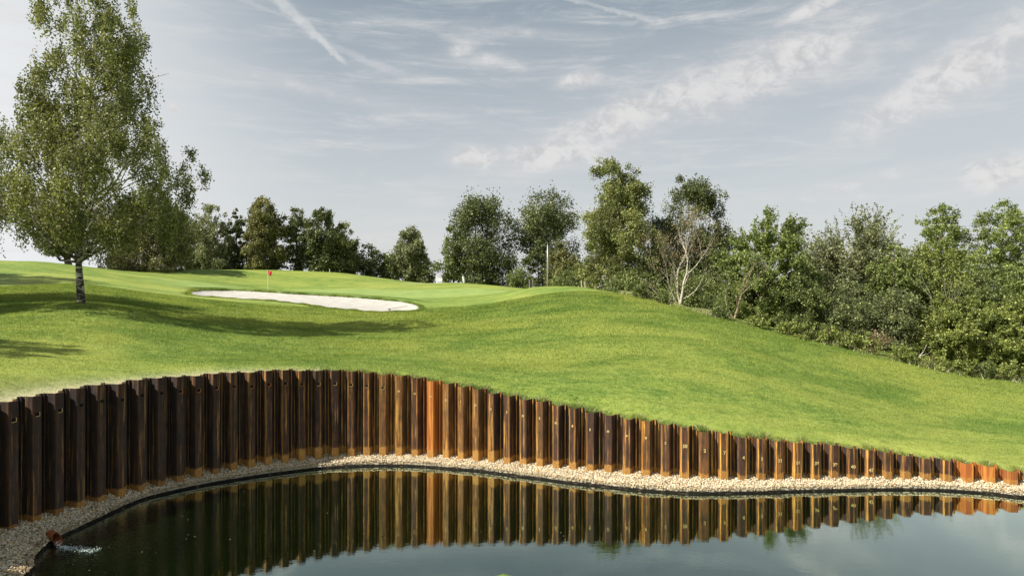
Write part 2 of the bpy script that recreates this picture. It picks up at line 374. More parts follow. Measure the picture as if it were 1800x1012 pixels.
# from the right end clockwise round behind the camera to the left end
a_end = aS-2*math.pi
for a in np.linspace(aL, a_end, 130)[1:-1]:
    r = Rs(a)+1.0; w0 = min(1, (aL-a)/.25); w1 = min(1, (a-a_end)/.15)
    rr = r
    rL = np.hypot(*(cols[len(arc)-1][1]-C0)); rS = np.hypot(*(cols[0][1]-C0))
    rr = rL*(1-w0)+r*w0 if w0 < 1 else rS*(1-w1)+r*w1
    p = C0+rr*np.array([math.cos(a), math.sin(a)]); cols.append((p, p+(p-C0)/rr*.1, .28))
nc = len(cols)
dist = [0.0]; step = .12
while dist[-1] < 110: dist.append(dist[-1]+step); step = min(step*1.05, .55)
while dist[-1] < 2500: dist.append(dist[-1]*1.22)
dist = np.array(dist[1:])
r0 = np.array([c[0] for c in cols]); r1 = np.array([c[1] for c in cols]); rz = np.array([c[2] for c in cols])
dirs = r1-C0; dirs /= np.hypot(dirs[:, 0], dirs[:, 1])[:, None]
GX = r1[None, :, 0]+dist[:, None]*dirs[None, :, 0]; GY = r1[None, :, 1]+dist[:, None]*dirs[None, :, 1]
GZt = terr(GX.ravel(), GY.ravel()).reshape(GX.shape)
bl = np.clip(dist/1.2, 0, 1)[:, None]; bl = bl*bl*(3-2*bl)
GZt = rz[None, :]*(1-bl)+GZt*bl
Xs = np.vstack([r0[None, :, 0], r0[None, :, 0], r1[None, :, 0], GX]); Ys = np.vstack([r0[None, :, 1], r0[None, :, 1], r1[None, :, 1], GY])
Zs = np.vstack([np.minimum(rz[None, :]-.3, .1), rz[None, :], rz[None, :], GZt])
V = np.stack([Xs.ravel(), Ys.ravel(), Zs.ravel()], 1); nr = Xs.shape[0]
I = np.arange(nr*nc).reshape(nr, nc); J = np.roll(I, -1, axis=1)
F = np.stack([I[:-1].ravel(), I[1:].ravel(), J[1:].ravel(), J[:-1].ravel()], 1)
fx, fy = V[:, 0], V[:, 1]
def wall_dist(X, Y):
    W = wc[::6, :2]; out = np.full(len(X), 1e9)
    for p in W: out = np.minimum(out, np.hypot(X-p[0], Y-p[1]))
    return out
wd = wall_dist(fx, fy)
pxv = np.where(fy > 5, fx/np.maximum(fy, 1)*1200+900, -999)
def blob(X, Y, cx, cy, rx, ry, rot=0):
    c, s = math.cos(rot), math.sin(rot); u = ((X-cx)*c+(Y-cy)*s)/rx; v = (-(X-cx)*s+(Y-cy)*c)/ry
    return np.clip(1.35-np.hypot(u, v), 0, .35)/.35
dry = np.exp(-(np.maximum(wd-.35,0)/.6)**2)*np.clip((620-pxv)/250, 0, 1)*(fy > 10)
dry = np.maximum(dry, .30*np.exp(-(wd/.35)**2)*(fy > 10))
dry = np.maximum(dry, .55*blob(fx, fy, -9.3, 86.5, 3.6, 2.2))
greenm = blob(fx, fy, -15.5, 66.5, 16, 7.2, R(-4))
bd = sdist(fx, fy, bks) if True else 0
lip_band = np.where((bd > 0), np.exp(-((bd-.6)/1.3)**2)*far_side(fx, fy), 0)*((abs(fx+19) < 18) & (abs(fy-54) < 14))  # mask for a darker green band along the bunker's far lip
lawn_me = npmesh('lawn', V, F[:, ::-1], {'dry': ('POINT', dry), 'green': ('POINT', greenm), 'rough': ('POINT', lip_band)})

m, g, b = mat('lawn_grass', (.12,.2,.03), .75, .15); M['lawn'] = m
pos = g.node('ShaderNodeNewGeometry').outputs['Position']
nA = g.noise(g.scale(pos, .10, .16, .1), 1, 4, .6, .5); nB = g.noise(g.scale(pos, .7, 1.1, 1), 1, 5, .65, .4)
nC = g.noise(g.scale(pos, 4.5, 6.5, 4), 1, 6, .75); nD = g.noise(g.scale(pos, 30, 36, 20), 1, 3, .7)
def lawn_colour(g, nA, nB, nC, nD):
    nE = g.noise(g.scale(pos, .16, .5, .2), 1, 6, .62, .8)
    c = g.mix(g.ramp(nB, .34, .66), (.092,.158,.027), (.196,.254,.048))
    c = g.mix(g.m('MULTIPLY', g.ramp(nA, .42, .64), .75), c, (.295,.320,.070))
    c = g.mix(g.m('MULTIPLY', g.ramp(nC, .44, .64), .5), c, (.28,.335,.085))
    c = g.mix(g.m('MULTIPLY', g.ramp(nC, .50, .36), .38), c, (.038,.085,.012))
    c = g.mix(g.m('MULTIPLY', g.ramp(nE, .50, .66), .55), c, (.075,.145,.022))
    return c
c = lawn_colour(g, nA, nB, nC, nD)
c = g.mix(g.m('MULTIPLY', g.ramp(nD, .56, .36), .45), c, (.035,.07,.012))
c = g.mix(g.m('MULTIPLY', attr(g, 'green'), .72), c, g.mix(g.ramp(nB, .35, .65), (.17,.25,.075), (.24,.31,.10)))
c = g.mix(g.m('MULTIPLY', attr(g, 'rough'), .8), c, (.06,.10,.018))  # darker green on the far lip of the bunker
c = g.mix(g.m('MULTIPLY', attr(g, 'dry'), g.ramp(nC, .3, .6, .55, 1)), c, g.mix(g.ramp(nD, .35, .6), (.30,.26,.18), (.50,.46,.35)))
g.put(b.inputs['Base Color'], c)
bn = g.node('ShaderNodeBump'); bn.inputs['Strength'].default_value = .6; bn.inputs['Distance'].default_value = .05
g.put(bn.inputs['Height'], g.m('ADD', g.m('MULTIPLY', nC, .6), g.m('MULTIPLY', nD, .4))); g.put(b.inputs['Normal'], bn.outputs[0])
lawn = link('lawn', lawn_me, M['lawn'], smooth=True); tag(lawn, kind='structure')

# sand
cen = bks.mean(0)
rings = [1.0, .96, .9, .8, .65, .45, .2]
# medial-ish shrink towards the centre line of the long bunker
SV_, SF = [], []
nb = len(bks)
ax0 = np.array([bks[:, 0].min()+2.0, 0]); ax1 = np.array([bks[:, 0].max()-2.0, 0])
def midline(x):
    seg_ = []
    for i in range(nb):
        a, b_ = bks[i], bks[(i+1) % nb]
        if (a[0]-x)*(b_[0]-x) <= 0 and a[0] != b_[0]: seg_.append(a[1]+(b_[1]-a[1])*(x-a[0])/(b_[0]-a[0]))
    return (min(seg_)+max(seg_))/2 if seg_ else cen[1]
for k, f in enumerate(rings+[0.0]):
    for p in bks:
        x = min(max(p[0], ax0[0]), ax1[0]); q = np.array([x, midline(x)]); w = q+(p-q)*f
        SV_.append((w[0], w[1]))
SV_ = np.array(SV_); zz = rbf(SV_[:, 0], SV_[:, 1]); fr = np.repeat(np.array(rings+[0.0]), nb)
zz = zz+.03-.30*(1-fr**2)+.03*np.sin(SV_[:, 0]*2.3)*np.sin(SV_[:, 1]*1.9)*(1-fr)
for k in range(len(rings)):
    for i in range(nb): SF.append((k*nb+i, k*nb+(i+1) % nb, (k+1)*nb+(i+1) % nb, (k+1)*nb+i))
sand = link('bunker_sand', npmesh('bunker_sand', np.column_stack([SV_, zz]), np.array(SF)), noisy('sand', (.31,.298,.278), (.42,.406,.38), 1.2, .9, .1, (1,3,1), .12), smooth=True)
tag(sand, kind='structure')

# ------------------------------------------------------------------ gravel, water, liner
angs = np.linspace(-math.pi, math.pi, 721)[:-1]
wallpoly = np.vstack([r1[:len(arc)][::3]])
# gravel bed: from the shore outwards to behind the wall / under the bank
ringpts = np.vstack([r1]); aR, rR = polar(ringpts); oo = np.argsort(aR); aR, rR = aR[oo], rR[oo]
aR = np.concatenate([aR-2*np.pi, aR, aR+2*np.pi]); rR = np.tile(rR, 3)
Rw = lambda a: np.interp(a, aR, rR)
gv, gf = [], []
fr = [0, .02, .3, .65, 1.0]
for j, f in enumerate(fr):
    for a in angs:
        rs = Rs(a)+.03; rw = Rw(a)-.03; r = rs+(rw-rs)*f
        z = [-.5, .10, .16, .22, GZ][j]
        gv.append((C0[0]+r*math.cos(a), C0[1]+r*math.sin(a), z))
na = len(angs)
for j in range(len(fr)-1):
    for i in range(na): gf.append((j*na+i, j*na+(i+1) % na, (j+1)*na+(i+1) % na, (j+1)*na+i))
bed = link('gravel_bed', npmesh('gravel_bed', np.array(gv), np.array(gf)[:, ::-1]), noisy('gravel_bed_soil', (.20,.17,.12), (.42,.38,.30), 30, .9, .1, bump=.5))
tag(bed, kind='structure')

# the stones
ico_t = (1+5**.5)/2
iv = np.array([(-1,ico_t,0),(1,ico_t,0),(-1,-ico_t,0),(1,-ico_t,0),(0,-1,ico_t),(0,1,ico_t),(0,-1,-ico_t),(0,1,-ico_t),(ico_t,0,-1),(ico_t,0,1),(-ico_t,0,-1),(-ico_t,0,1)]); iv /= np.linalg.norm(iv[0])
iff = np.array([(0,11,5),(0,5,1),(0,1,7),(0,7,10),(0,10,11),(1,5,9),(5,11,4),(11,10,2),(10,7,6),(7,1,8),(3,9,4),(3,4,2),(3,2,6),(3,6,8),(3,8,9),(4,9,5),(2,4,11),(6,2,10),(8,6,7),(9,8,1)])
def rand_rot(n):
    q = rng.normal(size=(n, 4)); q /= np.linalg.norm(q, axis=1)[:, None]; w, x, y, z = q.T
    return np.stack([1-2*(y*y+z*z),2*(x*y-z*w),2*(x*z+y*w),2*(x*y+z*w),1-2*(x*x+z*z),2*(y*z-x*w),2*(x*z-y*w),2*(y*z+x*w),1-2*(x*x+y*y)], 1).reshape(-1, 3, 3)
n_try = 400000
a = rng.uniform(-math.pi, math.pi, n_try); rs = Rs(a); rw = Rw(a)-.06
u = rng.uniform(0, 1, n_try)
keep = rng.uniform(0, 1, n_try) < np.clip((rw-rs)*rs/ (3.2*16), 0, 1)
a, rs, rw, u = a[keep], rs[keep], rw[keep], u[keep]
r = rs+.0+(rw-rs)*u
sx, sy = C0[0]+r*np.cos(a), C0[1]+r*np.sin(a)
inview = (sy > 12.5) & (sx > -15) & (sx < 17.5)
sx, sy, u, rs, rw = sx[inview], sy[inview], u[inview], rs[inview], rw[inview]
ns = len(sx); print('stones', ns)
szv = rng.uniform(.012, .032, ns)
szz = np.interp(u, [0, .3, .65, 1], [.12, .16, .22, GZ])+rng.uniform(-.01, .035, ns)+.02*np.sin(sx*5)*np.sin(sy*6)
szz[u < .03] -= .03
sq = szv[:, None]*np.stack([rng.uniform(.8, 1.3, ns), rng.uniform(.6, 1, ns), rng.uniform(.45, .8, ns)], 1)
rot = rand_rot(ns)
sv = (iv[None]*(1+.18*rng.normal(size=(ns, 12, 1))))*sq[:, None, :]
# stones lie mostly flat: rotate about z with a modest tilt
th = rng.uniform(0, 2*math.pi, ns); tl = rng.normal(0, .35, ns); tl2 = rng.normal(0, .35, ns)
def rotz(t): c, s = np.cos(t), np.sin(t); o = np.zeros_like(t); l = np.ones_like(t); return np.stack([c,-s,o,s,c,o,o,o,l], 1).reshape(-1, 3, 3)
def rotx(t): c, s = np.cos(t), np.sin(t); o = np.zeros_like(t); l = np.ones_like(t); return np.stack([l,o,o,o,c,-s,o,s,c], 1).reshape(-1, 3, 3)
sv = np.einsum('nij,nkj->nki', rotz(th)@rotx(tl)@rotz(tl2*3), sv)
sv += np.stack([sx, sy, szz], 1)[:, None, :]
sf = (iff[None]+np.arange(ns)[:, None, None]*12)
stint = rng.uniform(0, 1, ns); stint = np.repeat(np.where(u < .10, stint*.35, stint), 20)
m, g, b = mat('gravel_stone', (.6,.55,.45), .7, .3); M['stone'] = m
t = attr(g, 'tint')
c = g.mix(g.ramp(t, 0, .12), (.12,.085,.05), (.34,.26,.15)); c = g.mix(g.ramp(t, .14, .36), c, (.54,.46,.33)); c = g.mix(g.ramp(t, .4, .7), c, (.64,.56,.42)); c = g.mix(g.ramp(t, .93, .96), c, (.62,.40,.14))
g.put(b.inputs['Base Color'], c)
gravel = link('gravel', npmesh('gravel', sv.reshape(-1, 3), sf.reshape(-1, 3), {'tint': ('FACE', stint)}), M['stone'])
tag(gravel, 'strip of cream and white gravel between the rusty steel wall and the pond', 'gravel', kind='stuff')

# water
m = bpy.data.materials.new('pond_water'); m.use_nodes = True; g = NT(m.node_tree); g.n.clear(); M['water'] = m
pos = g.node('ShaderNodeNewGeometry').outputs['Position']
dif = g.node('ShaderNodeBsdfDiffuse')
w1 = g.noise(g.scale(pos, .5, .5, 1), 1.2, 5, .6)
g.put(dif.inputs[0], g.mix(g.ramp(w1, .35, .65), (.0018,.0045,.0006), (.0032,.0068,.0012)))
glo = g.node('ShaderNodeBsdfGlossy'); glo.inputs['Roughness'].default_value = .012; glo.inputs[0].default_value = (.80,.92,.84,1)
spx = g.node('ShaderNodeSeparateXYZ'); g.put(spx.inputs[0], pos)
ddx = g.m('ADD', spx.outputs[0], 10.3); ddy = g.m('SUBTRACT', spx.outputs[1], 15.9)
dd = g.m('SQRT', g.m('ADD', g.m('MULTIPLY', ddx, ddx), g.m('MULTIPLY', ddy, ddy)))
rip = g.ramp(dd, .2, 4.5, 1, 0)
hgt = g.m('ADD', g.m('MULTIPLY', g.noise(g.scale(pos, 1.3, 2.6, 1), 1.5, 2, .5), .0008), g.m('MULTIPLY', g.m('MULTIPLY', g.noise(g.scale(pos, 7, 9, 1), 1.5, 3, .6, .5), rip), .012))
hgt = g.m('ADD', hgt, g.m('MULTIPLY', g.noise(g.scale(pos, 9, 14, 1), 1.5, 2, .5), .00035))
bn = g.node('ShaderNodeBump'); bn.inputs['Strength'].default_value = 1; bn.inputs['Distance'].default_value = 1
g.put(bn.inputs['Height'], hgt); g.put(glo.inputs['Normal'], bn.outputs[0])
fz = g.node('ShaderNodeFresnel'); fz.inputs[0].default_value = 1.33
mx = g.node('ShaderNodeMixShader'); g.put(mx.inputs[0], g.m('MULTIPLY', fz.outputs[0], 3.7, clamp=True))
g.l.new(dif.outputs[0], mx.inputs[1]); g.l.new(glo.outputs[0], mx.inputs[2])
out = g.node('ShaderNodeOutputMaterial'); g.l.new(mx.outputs[0], out.inputs[0])
wv = [(C0[0], C0[1], 0)]+[(C0[0]+(Rs(a)+.25)*math.cos(a), C0[1]+(Rs(a)+.25)*math.sin(a), 0) for a in angs]
wf = [(0, 1+i, 1+(i+1) % na) for i in range(na)]
tag(link('pond_water', npmesh('pond_water', np.array(wv), np.array(wf)), M['water']), kind='structure')

# liner edge: dark upstand of the pond liner with a pale lime-marked rim
def band(offs, name, material, jit=0):
    V_, F_ = [], []
    for k, (do, z) in enumerate(offs):
        for i, a in enumerate(angs):
            j = jit*(math.sin(a*97)+math.sin(a*211+1)+math.sin(a*53))/3
            r = Rs(a)+do+j*.5; V_.append((C0[0]+r*math.cos(a), C0[1]+r*math.sin(a), z+j))
    for k in range(len(offs)-1):
        for i in range(na): F_.append((k*na+i, k*na+(i+1) % na, (k+1)*na+(i+1) % na, (k+1)*na+i))
    return link(name, npmesh(name, np.array(V_), np.array(F_)), material, smooth=False)
m, g, b = mat('liner_rubber', (.02,.018,.015), .85, .08)
pos = g.node('ShaderNodeNewGeometry').outputs['Position']; nn = g.noise(g.scale(pos, 3, 3, 30), 2, 5, .7)
g.put(b.inputs['Base Color'], g.mix(g.ramp(nn, .56, .68), (.010,.009,.008), (.16,.12,.07)))
liner = band([(-.05,-.12),(-.03,.0),(-.02,.03),(0,.055),(.025,.06),(.04,.05),(.05,.02)], 'pond_liner', m, .006)
tag(liner, 'black rubber pond liner edge running between the gravel and the water', 'pond liner')

# ------------------------------------------------------------------ sheet pile wall
m, g, b = mat('rusty_steel', (.2,.1,.05), .72, .25); M['rust'] = m
pos = g.node('ShaderNodeTexCoord').outputs['Object']
oi = g.node('ShaderNodeObjectInfo'); oc = g.node('ShaderNodeSeparateColor'); g.put(oc.inputs[0], oi.outputs['Color'])
rnd = oi.outputs['Random']
off = g.comb(g.m('MULTIPLY', rnd, 37.), g.m('MULTIPLY', rnd, 11.), 0)
vv = g.node('ShaderNodeVectorMath', operation='ADD'); g.put(vv.inputs[0], pos); g.put(vv.inputs[1], off)
st = g.noise(g.scale(vv.outputs[0], 9, 9, .35), 1.6, 4, .6, .1); st2 = g.noise(g.scale(vv.outputs[0], 26, 26, .8), 1.2, 3, .6)
bl_ = g.noise(g.scale(vv.outputs[0], 3, 3, 1.6), 1.5, 6, .68); fine = g.noise(vv.outputs[0], 40, 4, .7)
U = attr(g, 'u'); U2 = g.m('ADD', U, g.m('MULTIPLY', g.m('SUBTRACT', st, .5), .10))
c = g.mix(g.ramp(bl_, .35, .68), (.030,.017,.012), (.088,.036,.020))
inner = g.m('MAXIMUM', g.m('SUBTRACT', 1, g.ramp(U2, .22, .28)), g.ramp(U2, .64, .72))
c = g.mix(g.m('MULTIPLY', g.ramp(st2, .36, .62), g.m('ADD', g.m('MULTIPLY', inner, .6), .25)), c, (.022,.024,.030))   # blue black tone, stronger in the troughs
def streak(u0, w):
    return g.m('SUBTRACT', 1, g.ramp(g.m('ABSOLUTE', g.m('SUBTRACT', U2, u0)), w*.3, w))
p1 = g.m('FRACT', g.m('MULTIPLY', rnd, 7.3)); p2 = g.m('FRACT', g.m('MULTIPLY', rnd, 17.7))
sA = g.m('MULTIPLY', streak(.26, .05), g.ramp(p1, .15, .6)); sB = g.m('MULTIPLY', streak(g.m('ADD', .34, g.m('MULTIPLY', p2, .25)), .032), g.ramp(p2, .2, .8))
sC = g.m('MULTIPLY', streak(.895, .045), 1.0); sD = g.m('MULTIPLY', streak(.10, .03), .8)
edges = g.m('MAXIMUM', g.m('MAXIMUM', sA, sB), g.m('MAXIMUM', sC, sD))
edges = g.m('MULTIPLY', g.m('MULTIPLY', edges, oi.outputs['Alpha']), g.ramp(st, .34, .58, .25, 1))
orange = g.m('ADD', g.m('MAXIMUM', g.m('MULTIPLY', g.ramp(st, .53, .70), .85), edges), oc.outputs[0], clamp=True)
orc = g.mix(g.ramp(st2, .35, .65), (.30,.105,.018), (.74,.40,.085))
c = g.mix(g.m('MULTIPLY', orange, g.ramp(bl_, .25, .6, .5, .95)), c, orc)
c = g.mix(g.ramp(oi.outputs['Alpha'], 1, .2, 0, .45), c, (.020,.017,.016))  # low alpha darkens the left piles: their shade painted into the steel colour
c = g.mix(oc.outputs[1], c, g.mix(g.ramp(st, .42, .62), (.36,.10,.022), (.55,.22,.045)))        # newly rusted piles
sz_ = g.node('ShaderNodeSeparateXYZ'); g.put(sz_.inputs[0], pos)
bandn = g.m('ADD', sz_.outputs[2], g.m('ADD', g.m('MULTIPLY', g.m('SUBTRACT', bl_, .5), .35), g.m('MULTIPLY', g.m('SUBTRACT', rnd, .5), .12)))
hiw = g.ramp(oc.outputs[2], 0, 1, .10, .32)
bandm = g.m('MULTIPLY', g.m('SUBTRACT', 1, g.ramp(g.m('DIVIDE', bandn, hiw), .75, 1.1)), g.ramp(oc.outputs[2], .0, .6, .45, 1))
c = g.mix(g.m('MULTIPLY', bandm, .8), c, g.mix(g.ramp(fine, .35, .65), (.22,.09,.022), (.54,.30,.075)))
c = g.mix(g.m('MULTIPLY', g.ramp(fine, .52, .74), .2), c, (.26,.16,.09))
g.put(b.inputs['Base Color'], c); g.put(b.inputs['Roughness'], g.ramp(st2, .4, .7, .8, .5))
bn = g.node('ShaderNodeBump'); bn.inputs['Strength'].default_value = .35; bn.inputs['Distance'].default_value = .01
g.put(bn.inputs['Height'], g.m('ADD', fine, bl_)); g.put(b.inputs['Normal'], bn.outputs[0])
M['mark'] = noisy('yellow_marking', (.42,.29,.09), (.62,.48,.22), 40, .7)
M['hole'] = mat('dark_hole', (.012,.010,.009), .9, .05)[0]
wall = empty('retaining_wall', (0, 24, GZ))
tag(wall, 'long curved retaining wall of rusty steel sheet piles above the pond', 'retaining wall')
numbers = {38:'50',39:'2',40:'7',41:'4',42:'3',43:'31',44:'56',45:'38',46:'39',47:'40',48:'47'}
midmarks = ['H','4','8','M','H','14','8','1','H','9','2','M','2','H','8','3','H','4','8','2']
bright = {5:.0}
W0 = Vector(wall.location)
for i, s0 in enumerate(centers):
    a, b_ = bounds[i], bounds[i+1]; k = i-n_pre     # index in the visible series
    p0 = wall_at(a); o = Vector((p0[0], p0[1], GZ-.02))
    ztop = max(wall_at(a)[2], wall_at(b_)[2])+.03+random.Random(i).uniform(-.02, .045)
    outl = []; back = []
    for u, d in PROF:
        s = a+(b_-a)*u; p = wall_at(s); t = wall_tan(s); n = np.array([t[1], -t[0]])
        outl.append(p[:2]+n*d); back.append(p[:2]+n*(d-.02))
    V_ = []; hz = [-.5, .15, .4, .8]
    hz = [h for h in hz if h < ztop-GZ-.05]+[ztop-GZ+.02]
    for h in hz:
        for p in outl: V_.append((p[0]-o.x, p[1]-o.y, h))
    nP = len(outl)
    for p in back: V_.append((p[0]-o.x, p[1]-o.y, hz[-1]))
    for p in back: V_.append((p[0]-o.x, p[1]-o.y, -.5))
    L = len(hz); F_ = []
    for r_ in range(L-1):
        for q in range(nP-1): F_.append((r_*nP+q, r_*nP+q+1, (r_+1)*nP+q+1, (r_+1)*nP+q))
    for q in range(nP-1):
        F_.append(((L-1)*nP+q, (L-1)*nP+q+1, L*nP+q+1, L*nP+q)); F_.append((L*nP+q, L*nP+q+1, (L+1)*nP+q+1, (L+1)*nP+q))
    me = bpy.data.meshes.new('sheet_pile'); me.from_pydata(V_, [], F_); me.update()
    ua = me.attributes.new('u', 'FLOAT', 'POINT'); uu = [q_[0] for q_ in PROF]; ua.data.foreach_set('value', uu*(len(V_)//len(uu)))
    po = link('sheet_pile', me, M['rust'], wall); po.location = o-W0
    rr = random.Random(i*13+5)
    orr = .0; new = 0.; bnd = rr.uniform(.6, 1) if k > 12 else rr.uniform(.15,.5)
    if k < 12: orr = -.3
    elif k in (24,25,26,20,21): orr = .20
    elif k in (36,39,44): orr = .14
    elif k in (30,40): orr = .10
    else: orr = rr.uniform(-.12, .08)
    if k == 23: new = .85; po['label'] = 'bright orange-red rusted sheet pile'
    if k in (53,54,55): new = .72
    if k == 55: new = .5
    if k > 45 and k < 53: orr = -.25
    if k > 27: bnd = .5
    if k > 40: bnd = .3
    po.color = (orr, new, bnd, .15 if k < 9 else .4 if k < 13 else .75 if k < 17 else 1)  # alpha falls towards the left piles, carrying painted shade and weaker streaks
    # markings near the pile top
    s = a+(b_-a)*.455; p = wall_at(s); t = wall_tan(s); n = np.array([t[1], -t[0]])
    T3 = Vector((t[0], t[1], 0)); N3 = Vector((n[0], n[1], 0)); q0 = Vector((p[0], p[1], 0))+N3*0-o
    hgt_ = ztop-GZ
    if 0 <= k <= 20:
        mk = MB(); z = hgt_-.17; w = .045
        cen_ = q0+N3*.006+Vector((0,0,z)); rotm = Matrix((T3, N3, Vector((0,0,1)))).transposed()
        mk.box(cen_, (.085, .008, .075), rotm)
        ho = mk.build('lifting_hole', M['hole'], po)
        mk = MB()
        mk.box(cen_+T3*.055+N3*.003, (.014,.012,.10), rotm); mk.box(cen_-Vector((0,0,.05))+N3*.003, (.096,.012,.014), rotm)
        if k > 7 or k < 3: mk.build('chalk_mark', M['mark'] if k > 15 or k < 3 else M['rust'], po)
    elif k >= 21:
        txt = numbers.get(k) or (midmarks[k-18] if k < 38 else None)
        if txt:
            cu = bpy.data.curves.new('t', 'FONT'); cu.body = txt; cu.size = .14 if k >= 38 else .10; cu.extrude = .003; cu.align_x = 'CENTER'; cu.align_y = 'CENTER'; cu.offset = .004
            to = bpy.data.objects.new('t', cu); col.objects.link(to)
            dg = bpy.context.evaluated_depsgraph_get(); tm = bpy.data.meshes.new_from_object(to.evaluated_get(dg)); bpy.data.objects.remove(to)
            tm.transform(Matrix.Translation(q0+N3*.006+Vector((0,0,hgt_-.22-(.05 if k>=38 else 0)-rr.uniform(0,.06))))@Matrix((T3, Vector((0,0,1)), N3)).transposed().to_4x4())
            tm.name = 'painted_number'; link('painted_number', tm, M['mark'], po)

# ------------------------------------------------------------------ grass blades on the near lawn
def blades(n, sampler, hmin, hmax, wmin, wmax, name, label, seed, lean=.5):
    r_ = np.random.default_rng(seed); X, Y, Z, sc2 = sampler(r_, n); n = len(X)
    h = r_.uniform(hmin, hmax, n)*sc2; w = r_.uniform(wmin, wmax, n)*sc2; th = r_.uniform(0, 2*math.pi, n); ph = r_.uniform(0, 2*math.pi, n)
    bx, by = np.cos(th)*w/2, np.sin(th)*w/2; ln = r_.uniform(.1, lean, n)*h*1.4
    V_ = np.empty((n, 3, 3)); V_[:, 0] = np.stack([X-bx, Y-by, Z-.01], 1); V_[:, 1] = np.stack([X+bx, Y+by, Z-.01], 1); V_[:, 2] = np.stack([X+np.cos(ph)*ln, Y+np.sin(ph)*ln, Z+h], 1)
    return V_, r_.uniform(0, 1, n), X, Y
# quick interpolation of the lawn mesh height: nearest along the grid
def lawn_sampler(r_, n):
    Y = 14.8+34*r_.uniform(0, 1, n)**1.0; px = r_.uniform(-30, 1850, n); X = (px-900)/1200*Y
    # even over the ground nearby, thinner farther off where blades merge
    ok = r_.uniform(0, 1, n) < np.clip(Y/30, 0, 1); X, Y = X[ok], Y[ok]
    d = np.stack([X, Y], 1)-C0; rad_ = np.hypot(d[:, 0], d[:, 1]); an = np.arctan2(d[:, 1], d[:, 0])
    rw_ = Rw(an); ok = rad_ > rw_+.03; X, Y, rad_, rw_ = X[ok], Y[ok], rad_[ok], rw_[ok]
    W = wc[::4]; zi = np.zeros(len(X)); dm = np.full(len(X), 1e9)
    for p in W:
        q = np.hypot(X-p[0], Y-p[1]); m_ = q < dm; dm[m_] = q[m_]; zi[m_] = p[2]-.03
    t = np.clip((rad_-rw_)/1.2, 0, 1); t = t*t*(3-2*t)
    Z = terr(X, Y)*t+zi*(1-t)
    px = X/Y*1200+900; wob = sinnoise(X*.8, Y*.8)
    rsc = np.clip(Y/20, .9, 2.3)*(1+.15*wob)
    return X, Y, Z, rsc
Vb, tb, Xb, Yb = blades(900000, lawn_sampler, .02, .045, .009, .018, 'grass', '', 3, .9)
m, g, b = mat('grass_blade', (.12,.2,.03), .6, .2); M['blade'] = m
pos = g.node('ShaderNodeNewGeometry').outputs['Position']
nA = g.noise(g.scale(pos, .10, .16, .1), 1, 4, .6, .5); nB = g.noise(g.scale(pos, .7, 1.1, 1), 1, 5, .65, .4); nC = g.noise(g.scale(pos, 4.5, 6.5, 4), 1, 6, .75)
c = lawn_colour(g, nA, nB, nC, None); t = attr(g, 'tint')
c = g.mix(g.ramp(t, .6, 1, 0, .5), c, (.28,.34,.09)); c = g.mix(g.ramp(t, .35, 0, 0, .45), c, (.035,.085,.012))
c = g.mix(attr(g, 'dry'), c, (.58,.53,.40))
g.put(b.inputs['Base Color'], c)
tr = g.node('ShaderNodeBsdfTranslucent'); g.put(tr.inputs[0], g.mix(1, c, (1.5,1.5,1.0), 'MULTIPLY'))
mx = g.node('ShaderNodeMixShader'); mx.inputs[0].default_value = .35
g.l.new(b.outputs[0], mx.inputs[1]); g.l.new(tr.outputs[0], mx.inputs[2]); g.l.new(mx.outputs[0], g.n['Material Output'].inputs[0])
wdb = wall_dist(Xb, Yb); pxb = Xb/Yb*1200+900
dryb = ((np.random.default_rng(5).uniform(0, 1, len(Xb)) < 1.0*np.exp(-(np.maximum(wdb-.35,0)/.62)**2)*np.clip((620-pxb)/250, 0, 1))).astype(float)
print('blades', len(Vb))
# ragged fringe along the wall top
def fringe_sampler(r_, n):
    s = r_.uniform(bounds[n_pre], bounds[-1]-.4, n)
    P = np.stack([np.interp(s, S, wc[:, k]) for k in range(3)], 1)
    e_ = .3; Pa = np.stack([np.interp(s-e_, S, wc[:, k]) for k in range(2)], 1); Pb = np.stack([np.interp(s+e_, S, wc[:, k]) for k in range(2)], 1)
    t = Pb-Pa; t /= np.hypot(t[:, 0], t[:, 1])[:, None]; nn_ = np.stack([t[:, 1], -t[:, 0]], 1)
    px = P[:, 0]/P[:, 1]*1200+900
    o_ = r_.uniform(.34, .85, n); X = P[:, 0]-nn_[:, 0]*o_; Y = P[:, 1]-nn_[:, 1]*o_
    tuft = .5+.5*np.sin(s*3.1+np.sin(s*1.3)*2)*np.sin(s*7.7)
    sc2 = np.where(px > 560, .75+1.1*tuft**2, .45)
    ok = r_.uniform(0, 1, n) < np.where(px > 560, .35+.65*tuft, .5)
    return X[ok], Y[ok], P[ok, 2]-.03, sc2[ok]
Vf, tf, Xf, Yf = blades(60000, fringe_sampler, .05, .15, .008, .018, 'g', '', 9, .9)
pf = Xf/Yf*1200+900
dryf = (np.random.default_rng(6).uniform(0, 1, len(Xf)) < np.where(pf < 560, .8, .12)).astype(float)
def bunker_sampler(r_, n):
    i = r_.integers(0, len(bks), n); f = r_.uniform(0, 1, n)[:, None]; A_ = bks[i]*(1-f)+bks[(i+1) % len(bks)]*f
    A_ = A_+r_.normal(0, .10, (n, 2)); c_ = bks.mean(0)
    Z = rbf(A_[:, 0], A_[:, 1])
    return A_[:, 0], A_[:, 1], Z, np.where(A_[:, 1] > np.interp(A_[:, 0], [-30, -8], [57.5, 54]), 1.5, .8)*(1+.5*np.sin(A_[:, 0]*3)*np.sin(A_[:, 0]*1.3))
Vk, tk, Xk, Yk = blades(26000, bunker_sampler, .05, .12, .03, .06, 'k', '', 19, .9)
tf = np.concatenate([tf, tk]); dryf = np.concatenate([dryf, np.zeros(len(Xk))]); Vf = np.concatenate([Vf, Vk])
